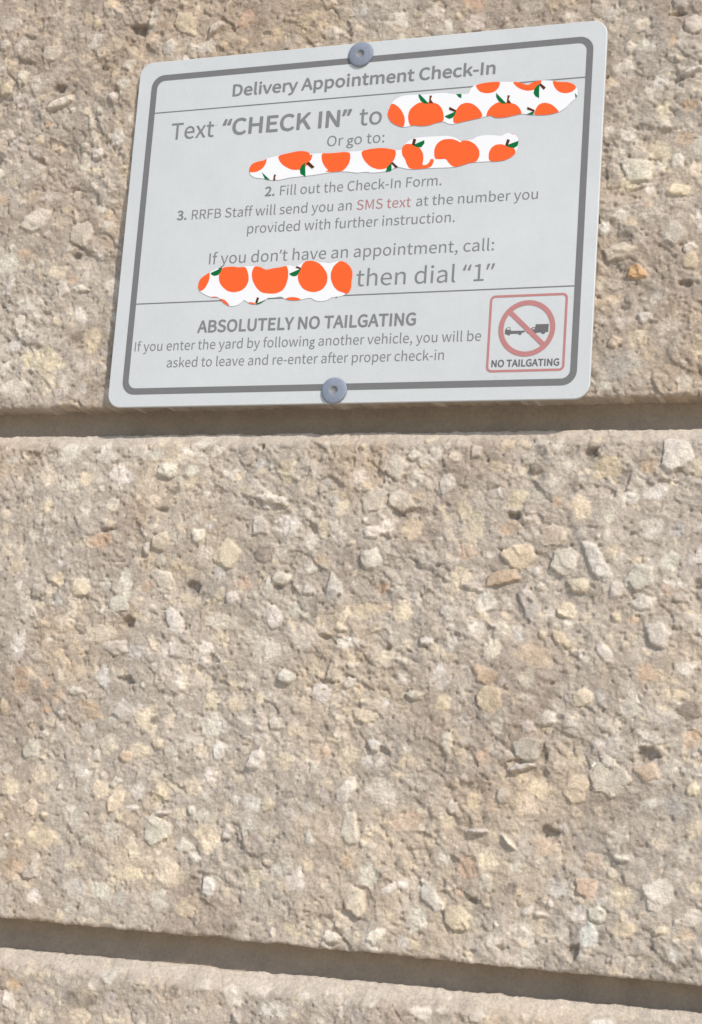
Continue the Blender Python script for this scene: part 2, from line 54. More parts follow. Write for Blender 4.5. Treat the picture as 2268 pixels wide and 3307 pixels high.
STONES = json.loads(r'''[[-82.2,-90.8,5.3,4.1,"w",0,0],[-63.8,-89.3,4.2,2.8,"w",2.0,0],[-54.2,-89.7,3.3,2.4,"w",0,0],[-75.5,-82.3,4.0,2.9,"w",0,0],[-113.1,-90.7,5.1,3.7,"y",0,0],[-69.9,-89.7,2.6,2.4,"y",0,0],[-53.0,-92.9,2.6,1.4,"y",0,0],[-49.4,-85.3,2.6,1.8,"w",0,0],[-120.0,-83.6,3.7,1.8,"p",0,0],[-22.6,-99.7,6.5,1.6,"w",2.5,0],[-51.2,-106.8,1.9,2.4,"w",0,0],[-68.0,-107.7,2.2,1.8,"d",0,0],[-65.0,-103.7,3.1,1.0,"p",0,0],[-87.2,-114.7,4.5,2.8,"o",0,0],[-63.8,-115.3,3.3,3.3,"y",1.5,0],[-68.4,-99.7,3.1,2.3,"y",0,0],[-16.5,-108.2,4.9,3.5,"w",0,0],[-2.5,-109.7,3.1,3.1,"y",0,0],[-37.2,-119.3,4.6,4.7,"y",1.0,0],[-46.1,-119.4,3.4,2.7,"w",0,0],[-94.2,-132.1,4.0,3.6,"y",1.0,0],[-68.2,-131.2,3.5,2.2,"o",0,0],[-49.7,-131.2,3.4,2.3,"p",0,0],[-30.4,-129.3,3.7,2.7,"o",0,0],[-16.5,-127.5,3.3,2.3,"w",1.5,0],[3.2,-130.2,3.2,4.5,"w",1.0,0],[-8.1,-95.7,2.5,3.1,"y",0,0],[4.3,-102.7,3.2,2.7,"y",0,0],[-115.9,-141.0,4.1,2.8,"w",0,0],[-78.1,-137.3,4.4,3.2,"w",1.0,0],[-50.9,-135.9,4.7,2.3,"y",0,0],[-84.5,-131.1,2.7,2.8,"w",0,0],[-128.5,-105.6,2.3,2.9,"y",0,0],[-128.3,-84.8,3.3,1.7,"w",0,0],[-121.1,-124.5,3.2,3.3,"y",0,0],[-6.2,-123.5,2.8,2.3,"w",0,0],[-2.4,-120.8,3.2,2.3,"o",0,0],[-45.0,-109.2,2.4,1.4,"w",0,0],[-27.2,-80.7,1.2,1.3,"p",0,0],[-84.9,-111.1,3.1,1.0,"p",0,0],[-10.7,-138.1,2.4,3.0,"w",0,0],[-96.0,-92.4,3.6,2.5,"y",0,0],[-108.9,-115.3,2.3,1.6,"w",0,0],[22.8,-88.5,4.0,4.2,"w",1.0,0],[25.2,-100.3,4.7,3.4,"w",1.5,0],[50.5,-83.0,2.2,2.3,"w",1.0,0],[58.1,-88.3,3.8,2.6,"y",0,0],[71.3,-88.7,2.8,2.1,"d",1.0,0],[78.8,-81.3,2.6,1.9,"w",0,0],[40.8,-94.3,2.7,3.8,"w",1.0,0],[65.2,-99.9,3.4,4.1,"y",0,0],[77.6,-94.3,1.5,1.1,"w",0,0],[73.0,-98.8,3.3,3.0,"g",0,0],[83.6,-95.8,2.6,2.1,"d",0,0],[79.4,-100.2,2.1,1.6,"o",0,0],[87.3,-102.8,3.7,4.8,"y",0,0],[95.7,-88.5,4.7,4.4,"y",0,0],[89.7,-84.4,2.2,2.2,"p",0,0],[117.1,-85.7,4.9,5.5,"w",1.5,0],[109.0,-88.2,2.5,2.9,"o",0,0],[111.9,-96.9,4.3,2.5,"w",0,0],[82.5,-88.0,3.0,2.2,"w",0,0],[103.0,-98.7,2.9,2.5,"w",0,0],[52.4,-107.0,3.0,4.1,"y",0,0],[47.5,-102.6,3.1,3.0,"y",0,0],[63.1,-109.2,3.8,2.4,"o",0,0],[15.7,-111.0,4.0,2.3,"w",1.0,0],[29.8,-110.2,3.9,3.8,"y",0,0],[78.9,-111.3,3.7,3.7,"y",1.0,0],[72.3,-106.9,2.6,3.3,"g",0,0],[96.5,-105.3,1.8,4.0,"w",0,0],[110.3,-108.8,3.9,3.6,"w",0,0],[49.6,-117.1,3.8,3.0,"o",0,0],[67.0,-118.0,6.3,4.4,"y",1.2,0],[62.2,-125.8,6.1,2.6,"o",1.5,0],[57.2,-118.1,2.3,1.3,"w",0,0],[38.2,-119.8,1.9,1.3,"w",0,0],[16.0,-120.5,3.8,3.2,"w",1.5,0],[83.0,-120.0,4.7,4.4,"w",1.0,0],[93.2,-119.8,2.7,6.9,"w",1.5,30.0],[98.5,-116.9,2.9,2.5,"y",0,0],[48.2,-125.6,3.4,3.0,"y",0,0],[20.6,-130.2,2.7,1.9,"o",0,0],[87.4,-128.2,3.3,2.4,"y",2.0,0],[107.4,-125.7,5.3,3.9,"w",1.5,0],[100.1,-129.0,2.5,2.9,"w",1.0,0],[57.4,-133.5,3.4,3.7,"w",0,0],[17.6,-137.0,6.3,2.1,"o",0,0],[28.6,-137.1,3.9,3.0,"y",0,0],[83.9,-136.2,3.6,2.5,"y",1.0,0],[109.2,-133.1,4.2,2.5,"w",1.0,0],[118.8,-109.5,2.8,2.9,"g",0,0],[117.1,-119.5,2.8,3.6,"w",0,0],[126.4,-127.1,1.7,2.0,"p",0,0],[64.4,-105.1,3.0,1.9,"p",0,0],[70.8,-133.2,2.2,6.5,"g",2.0,20.0],[44.9,-79.1,1.9,1.9,"w",0,0],[-12.1,-161.2,3.4,2.2,"w",2.0,-30.0],[1.3,-166.0,3.6,3.4,"w",0.5,0],[-6.1,-147.8,5.4,4.2,"w",0,0],[-39.7,-143.3,5.3,3.3,"w",0,0],[16.2,-137.9,5.5,2.4,"y",0,0],[28.9,-137.9,3.8,3.9,"y",0,0],[10.4,-148.9,4.5,2.4,"w",0,0],[6.9,-144.0,2.5,1.8,"y",1.0,0],[-10.8,-139.4,2.0,2.4,"w",0,0],[-43.0,-152.1,3.0,2.4,"w",0,0],[24.0,-153.7,2.7,2.6,"y",0,0],[24.1,-150.5,1.2,1.3,"p",0,0],[30.0,-160.7,3.3,2.1,"w",0,0],[-20.8,-189.8,2.9,3.6,"w",2.0,-40.0],[13.1,-198.0,3.3,4.6,"w",1.0,-30.0],[2.7,-185.7,3.3,3.1,"o",0,0],[-7.4,-179.4,2.8,2.1,"y",0,0],[17.8,-173.1,4.9,2.8,"y",1.0,0],[-36.9,-179.2,5.2,3.2,"w",0,0],[-29.5,-170.9,3.5,2.7,"y",0,0],[-21.0,-168.5,2.3,2.4,"y",0,0],[-9.4,-189.4,3.4,3.1,"y",0,0],[12.2,-187.3,3.3,2.6,"y",0,0],[33.8,-183.1,1.7,2.0,"w",0,0],[-43.1,-199.7,3.2,3.1,"y",0,0],[-37.1,-195.7,4.1,2.6,"w",0,0],[-20.1,-204.1,2.8,2.6,"w",0,0],[-29.6,-206.7,2.6,2.1,"y",0,0],[34.4,-207.2,5.8,3.7,"o",0,0],[-2.1,-209.1,2.8,2.0,"y",0,0],[31.1,-191.8,2.7,1.5,"y",0,0],[42.3,-206.2,1.3,3.0,"d",0,0],[4.8,-177.8,3.3,2.6,"d",0,0],[34.7,-165.7,3.2,1.5,"w",1.0,0],[-85.2,-148.2,7.6,2.7,"y",0,0],[-74.2,-144.5,3.2,2.4,"p",0,0],[-77.6,-153.8,4.8,2.9,"w",1.0,0],[-69.4,-154.5,4.3,2.9,"w",0,0],[-113.9,-166.3,3.9,4.4,"o",0,0],[-104.3,-167.4,2.2,1.9,"o",0,0],[-95.4,-160.7,2.7,1.9,"o",0,0],[-92.2,-169.3,3.8,1.7,"w",1.0,0],[-81.9,-164.1,2.7,5.8,"w",0,0],[-72.1,-164.7,3.5,1.7,"p",0,0],[-51.8,-166.3,3.1,2.4,"w",1.5,0],[-42.7,-152.3,3.1,2.4,"w",0,0],[-120.9,-175.9,2.0,2.9,"y",1.0,0],[-110.5,-175.9,2.8,2.2,"w",0,0],[-103.3,-176.1,2.5,1.4,"o",0,0],[-100.3,-180.3,2.7,1.7,"y",0,0],[-99.3,-183.6,1.6,1.2,"o",0,0],[-62.7,-177.6,5.0,5.2,"y",0,0],[-59.5,-178.0,2.6,2.1,"d",0,0],[-53.7,-178.6,2.1,2.8,"y",0,0],[-38.1,-178.9,4.1,3.7,"w",0,0],[-86.3,-183.0,2.7,2.9,"w",0,0],[-77.2,-187.3,4.0,3.3,"y",0,0],[-64.2,-189.0,4.7,2.8,"y",0,0],[-107.4,-190.3,3.9,3.4,"w",1.0,0],[-96.2,-186.8,3.3,3.8,"g",0,0],[-86.4,-196.8,3.5,2.6,"w",0,0],[-101.9,-199.6,4.9,4.3,"y",0,0],[-78.7,-203.0,3.2,2.8,"y",0,0],[-63.3,-202.5,2.6,3.7,"w",0,0],[-58.6,-197.6,2.1,2.3,"y",0,0],[-43.8,-200.0,4.1,3.4,"y",0,0],[-114.1,-204.1,3.9,2.9,"y",0,0],[-87.3,-212.0,4.3,3.3,"w",0,0],[-65.0,-208.7,2.4,1.4,"w",1.0,0],[-53.7,-209.6,3.4,0.9,"w",2.0,0],[-47.5,-209.0,2.8,2.3,"y",0,0],[-54.7,-215.4,5.1,5.0,"w",1.5,0],[-100.0,-219.9,5.7,4.2,"y",0,0],[-36.0,-216.9,4.5,4.5,"y",0,0],[-72.3,-217.1,3.7,2.8,"w",0,0],[-109.5,-232.3,4.1,4.2,"o",0,0],[-101.8,-232.7,3.2,2.8,"g",1.0,0],[-84.9,-229.1,2.7,1.8,"y",0,0],[-85.0,-237.0,4.5,3.2,"w",0,0],[-73.8,-237.5,3.9,3.6,"w",0,0],[-49.6,-229.7,5.6,4.5,"y",0,0],[-34.5,-233.1,3.0,3.1,"W",1.0,0],[-51.8,-238.5,3.6,3.4,"w",0,0],[-66.2,-239.7,1.6,2.7,"w",0,0],[-58.5,-239.0,2.6,3.2,"g",0,0],[-107.1,-242.9,1.6,1.4,"d",0,0],[-99.6,-241.4,3.2,2.8,"w",0,0],[-85.9,-243.5,1.9,1.6,"w",0,0],[-82.9,-244.0,1.1,0.9,"p",0,0],[-76.3,-244.1,2.1,1.6,"w",0,0],[-64.0,-231.2,6.7,2.7,"y",0,0],[-40.4,-224.0,2.5,1.6,"w",1.0,0],[-58.3,-225.8,3.1,1.6,"y",0,0],[-85.9,-248.1,1.6,1.0,"w",0,0],[-81.2,-247.7,1.6,1.1,"w",0,0],[-38.3,-209.3,3.0,2.7,"w",0,0],[-46.8,-184.9,4.1,2.3,"w",0,0],[72.4,-136.7,2.5,3.3,"g",1.0,0],[83.5,-135.6,2.8,1.9,"y",0,0],[46.6,-142.7,2.0,2.2,"w",0,0],[54.4,-142.5,2.6,2.0,"w",0,0],[84.9,-140.6,1.7,1.9,"w",0,0],[114.5,-143.5,4.8,3.5,"w",1.5,-30.0],[106.2,-138.9,2.2,1.6,"o",0,0],[98.3,-144.0,1.9,1.9,"y",0,0],[74.3,-151.3,6.1,4.4,"y",0,0],[58.8,-158.4,4.5,2.8,"o",1.0,0],[61.0,-166.0,4.5,4.4,"y",1.0,0],[72.4,-158.5,3.9,3.3,"w",0,0],[43.4,-160.1,3.5,4.4,"w",0,0],[80.0,-163.9,1.9,1.6,"d",0,0],[91.0,-163.7,3.3,3.0,"y",1.0,0],[72.8,-165.0,2.8,1.6,"w",0,0],[111.3,-155.9,3.2,3.2,"o",0,0],[106.9,-166.8,3.2,3.7,"w",0,0],[125.5,-167.0,3.9,3.1,"d",1.0,0],[126.3,-175.4,3.1,3.1,"o",0,0],[47.1,-180.9,2.0,3.8,"w",1.0,0],[59.9,-185.1,2.8,3.2,"o",0,0],[64.3,-174.1,2.8,3.3,"w",0,0],[89.9,-173.9,2.5,1.6,"w",0,0],[101.8,-173.6,1.9,1.6,"w",0,0],[73.7,-181.7,4.7,4.3,"w",1.5,0],[79.4,-183.0,1.9,3.7,"p",0,0],[72.4,-187.2,3.9,1.6,"w",2.0,0],[91.8,-184.0,2.7,1.6,"y",0,0],[98.2,-187.3,3.0,3.2,"y",0,0],[101.5,-189.3,5.9,5.3,"w",1.0,0],[112.3,-181.3,3.7,2.9,"p",0,0],[113.1,-186.5,4.0,2.9,"o",1.0,0],[90.3,-193.1,4.1,5.0,"y",1.0,0],[78.8,-193.7,3.8,3.2,"y",0,0],[74.7,-198.8,3.9,3.2,"y",0,0],[56.3,-199.4,3.1,3.2,"y",0,0],[63.7,-200.5,1.7,2.7,"o",0,0],[48.7,-206.3,2.6,2.1,"y",0,0],[58.8,-208.3,3.6,0.9,"w",2.0,0],[69.3,-210.8,4.4,0.9,"w",2.0,-45.0],[82.4,-207.8,3.3,2.6,"p",0,0],[80.4,-211.6,4.1,3.1,"o",0,0],[91.6,-207.7,1.9,1.8,"g",0,0],[104.9,-206.3,3.7,3.6,"w",0,0],[106.3,-213.4,2.6,1.3,"w",1.5,0],[96.8,-215.2,3.2,3.1,"o",0,0],[56.1,-219.7,4.2,3.4,"o",0,0],[63.0,-217.1,3.3,3.4,"y",0,0],[72.5,-218.5,2.2,2.1,"w",0,0],[47.7,-217.1,2.3,3.2,"w",0,0],[81.7,-215.2,1.6,1.0,"d",0,0],[95.1,-223.1,3.5,3.1,"o",1.0,0],[86.5,-224.2,4.0,3.1,"w",0,0],[106.8,-224.7,4.2,4.1,"y",0,0],[117.8,-224.3,4.9,5.1,"w",1.0,0],[130.1,-220.3,2.6,3.0,"y",0,0],[54.1,-236.3,4.7,3.9,"y",1.0,0],[70.7,-225.5,2.5,2.4,"d",0,0],[80.2,-228.9,1.6,1.3,"d",0,0],[81.0,-232.5,3.2,1.0,"w",1.0,0],[75.3,-238.6,4.3,3.4,"w",0,0],[96.8,-237.3,3.2,3.8,"W",1.0,20.0],[92.3,-243.3,2.2,2.5,"p",0,0],[93.3,-231.4,2.7,3.1,"w",0,0],[98.6,-231.0,3.2,2.6,"w",1.0,0],[108.3,-234.8,4.2,2.5,"y",0,0],[128.9,-230.0,3.6,3.0,"w",0,0],[118.8,-234.4,3.1,1.5,"y",1.0,0],[65.6,-241.6,2.7,2.6,"w",0,0],[123.2,-241.1,1.3,2.5,"W",0,0],[54.1,-228.3,1.7,1.6,"o",0,0],[101.1,-236.9,1.1,1.3,"d",0,0],[122.1,-214.9,1.0,1.3,"d",0,0],[123.4,-153.9,3.2,2.7,"w",0,0],[120.4,-184.0,2.6,2.6,"w",0,0],[114.5,-195.8,3.1,1.6,"w",0,0],[125.5,-209.0,1.5,1.5,"w",0,0],[88.9,70.9,3.0,2.2,"w",0,0],[99.6,66.6,2.1,0.9,"w",0,0],[93.8,63.4,1.8,2.2,"y",0,0],[96.1,57.2,1.8,2.4,"w",1.0,0],[101.2,57.3,2.7,1.9,"w",0,0],[95.0,49.4,3.6,3.2,"w",0,0],[106.7,43.7,2.9,3.1,"w",0,0],[114.3,57.9,2.0,3.5,"w",0,0],[118.2,62.6,3.5,3.5,"w",1.0,0],[110.9,57.6,1.5,3.1,"o",0,0],[117.7,46.1,4.6,1.2,"w",2.0,20.0],[113.2,43.4,2.3,1.1,"p",0,0],[89.8,40.1,1.3,1.9,"w",0,0],[108.9,33.6,2.6,4.0,"y",0,0],[118.1,34.7,2.9,2.8,"o",0,0],[97.5,25.8,2.7,2.5,"w",0,0],[115.7,22.6,3.5,2.8,"o",0,0],[108.3,18.9,4.6,3.4,"y",0,0],[114.0,15.4,2.0,3.1,"w",1.0,0],[100.4,12.7,5.3,3.7,"w",1.0,0],[97.7,8.6,2.9,2.8,"y",0,0],[108.0,13.4,3.5,1.8,"w",0,0],[114.7,5.0,4.9,2.4,"y",1.0,0],[120.1,11.9,2.3,3.0,"y",0,0],[104.5,0.8,2.9,1.5,"o",0,0],[114.1,-10.0,3.1,3.6,"w",1.0,0],[99.5,-5.0,2.9,1.8,"y",0,0],[90.2,-6.3,2.1,2.8,"w",0,0],[95.0,-15.6,5.3,3.0,"w",1.5,0],[102.6,-23.2,3.5,2.4,"O",1.0,0],[118.9,-15.0,2.8,2.1,"w",1.0,0],[119.6,-19.8,2.8,3.6,"y",1.0,0],[118.2,-27.5,2.5,1.3,"p",0,0],[89.9,-26.3,1.5,3.0,"w",0,0],[95.2,-27.1,2.9,1.5,"g",0,0],[100.6,-31.5,2.0,2.1,"g",1.0,0],[93.2,-33.0,5.2,3.0,"y",0,0],[108.7,-32.4,1.7,3.0,"w",0,0],[97.5,-39.1,4.0,1.5,"w",0,0],[122.0,-38.8,2.8,2.1,"y",0,0],[90.0,-38.9,1.8,2.1,"w",0,0],[103.0,-45.2,3.4,3.0,"y",0,0],[123.5,-48.8,2.2,4.7,"y",0,0],[98.8,-55.1,5.7,4.7,"g",0,0],[119.5,-60.3,2.8,3.5,"w",0,0],[92.8,-61.5,2.9,1.8,"w",0,0],[113.2,71.9,3.5,1.9,"w",1.0,0],[112.2,67.6,2.9,1.1,"p",0,0],[90.3,27.6,2.1,2.2,"w",0,0],[121.9,-6.2,1.7,4.2,"w",0,0],[-129.6,76.0,5.0,4.0,"w",0.6,0],[-141.9,66.7,2.3,3.6,"w",1.5,0],[-151.1,81.2,2.8,2.2,"w",1.0,0],[-152.3,71.9,2.4,2.6,"w",0,0],[-148.8,62.9,3.5,2.5,"y",1.0,0],[-134.8,65.3,3.5,2.5,"w",0,0],[-123.7,54.8,6.5,2.0,"w",2.0,20.0],[-142.3,57.4,3.1,2.9,"w",0,0],[-136.0,56.1,1.9,1.8,"w",0,0],[-102.8,76.7,3.4,3.6,"y",0,0],[-111.0,86.0,1.7,2.2,"y",1.0,0],[-125.1,60.9,3.1,1.8,"p",0,0],[-132.0,87.3,1.7,2.8,"d",0,0],[-135.8,86.3,1.9,1.6,"d",0,0],[-106.3,50.2,1.0,1.8,"w",1.5,0],[-108.7,44.8,1.9,3.2,"w",1.0,0],[-111.1,36.6,2.2,1.5,"w",1.0,0],[-132.7,34.7,1.9,1.6,"w",0,0],[-140.3,24.6,3.1,2.5,"y",0,0],[-123.9,37.5,3.0,2.1,"y",0,0],[-128.1,47.0,1.5,1.8,"o",0,0],[-146.5,44.2,4.3,2.5,"w",0,0],[-130.5,28.9,3.1,2.0,"w",0,0],[-116.4,24.5,2.6,2.1,"w",0,0],[-128.8,8.6,6.4,4.2,"w",1.0,0],[-108.7,2.0,5.2,4.5,"w",1.0,0],[-98.6,4.2,1.8,2.4,"w",1.0,0],[-101.6,11.5,2.6,2.1,"w",0,0],[-106.4,14.9,1.6,1.5,"w",0,0],[-110.6,-6.8,2.4,1.4,"p",0,0],[-118.1,-12.5,4.5,2.4,"y",0,0],[-132.5,-5.0,3.8,2.4,"o",0,0],[-137.7,-17.8,1.7,4.1,"w",1.0,-25.0],[-107.0,-19.8,3.3,1.7,"w",1.0,0],[-129.3,-25.0,3.8,2.7,"w",0,0],[-118.5,-47.6,8.1,5.0,"y",0,0],[-99.7,-39.5,4.3,5.3,"y",0,0],[-116.7,-56.3,5.1,4.7,"y",0,0],[-102.8,-50.6,3.6,3.0,"w",0,0],[-94.8,-50.8,2.2,2.6,"w",1.0,0],[-109.4,-55.8,2.2,3.7,"w",0,0],[-129.9,-57.3,5.6,3.7,"w",0,0],[-106.3,-38.6,2.8,2.4,"d",0,0],[-145.1,17.2,2.7,2.8,"o",0,0],[-131.4,17.1,3.0,2.8,"y",0,0],[-151.0,90.0,4.0,3.7,"w",0,0],[-146.4,91.0,1.6,3.0,"w",0,0],[-125.3,95.3,1.9,2.2,"w",0,0],[-106.2,94.1,3.4,2.2,"y",0,0],[-116.9,95.6,1.4,1.8,"d",0,0],[-93.0,82.1,3.7,2.1,"p",0,0],[-95.9,60.5,3.3,2.1,"w",0,0],[-133.4,-41.1,3.8,2.4,"w",0,0],[-129.3,-0.3,9.8,2.4,"g",0,0],[-97.3,39.1,3.7,3.5,"w",0,0],[-105.5,26.5,3.7,1.7,"y",0,0],[-123.8,17.3,4.5,2.1,"w",0,0],[-143.5,86.3,3.9,1.8,"y",0,0],[-61.2,80.0,1.8,4.6,"w",1.5,-50.0],[-48.8,82.2,5.4,3.2,"o",0,0],[-23.7,78.9,4.4,3.1,"y",0,0],[-3.2,80.2,3.8,2.6,"w",0,0],[12.4,75.6,4.2,3.4,"w",0,0],[41.4,72.3,4.1,3.0,"w",0,0],[61.2,76.1,3.2,2.5,"w",0,0],[-12.9,73.5,5.2,2.6,"w",0,0],[25.5,77.3,4.1,2.4,"w",0,0],[-35.7,74.8,3.5,2.6,"y",0,0],[-64.1,72.3,5.5,2.5,"w",0,0],[75.6,70.5,3.4,2.3,"w",0,0],[-77.4,-273.5,5.7,2.9,"d",0,0],[-77.7,-278.6,4.7,3.6,"y",0,0],[-54.0,-271.9,3.0,2.3,"g",0,0],[17.2,-267.7,1.5,3.0,"w",0,0],[-68.3,-263.9,2.7,3.6,"w",0,0],[-104.7,-270.2,3.1,2.4,"o",0,0],[28.2,-253.5,4.5,1.6,"w",0,0],[44.1,-266.4,3.7,2.2,"w",0,0],[79.7,-258.1,5.6,1.3,"y",0,0],[-100.8,-266.1,3.5,1.8,"w",0,0],[-7.4,-270.2,4.7,2.8,"w",0,0],[109.0,-261.2,3.4,1.9,"y",0,0],[-33.5,-264.2,4.0,2.0,"w",0,0],[4.6,-264.8,3.1,1.7,"w",0,0]]''')
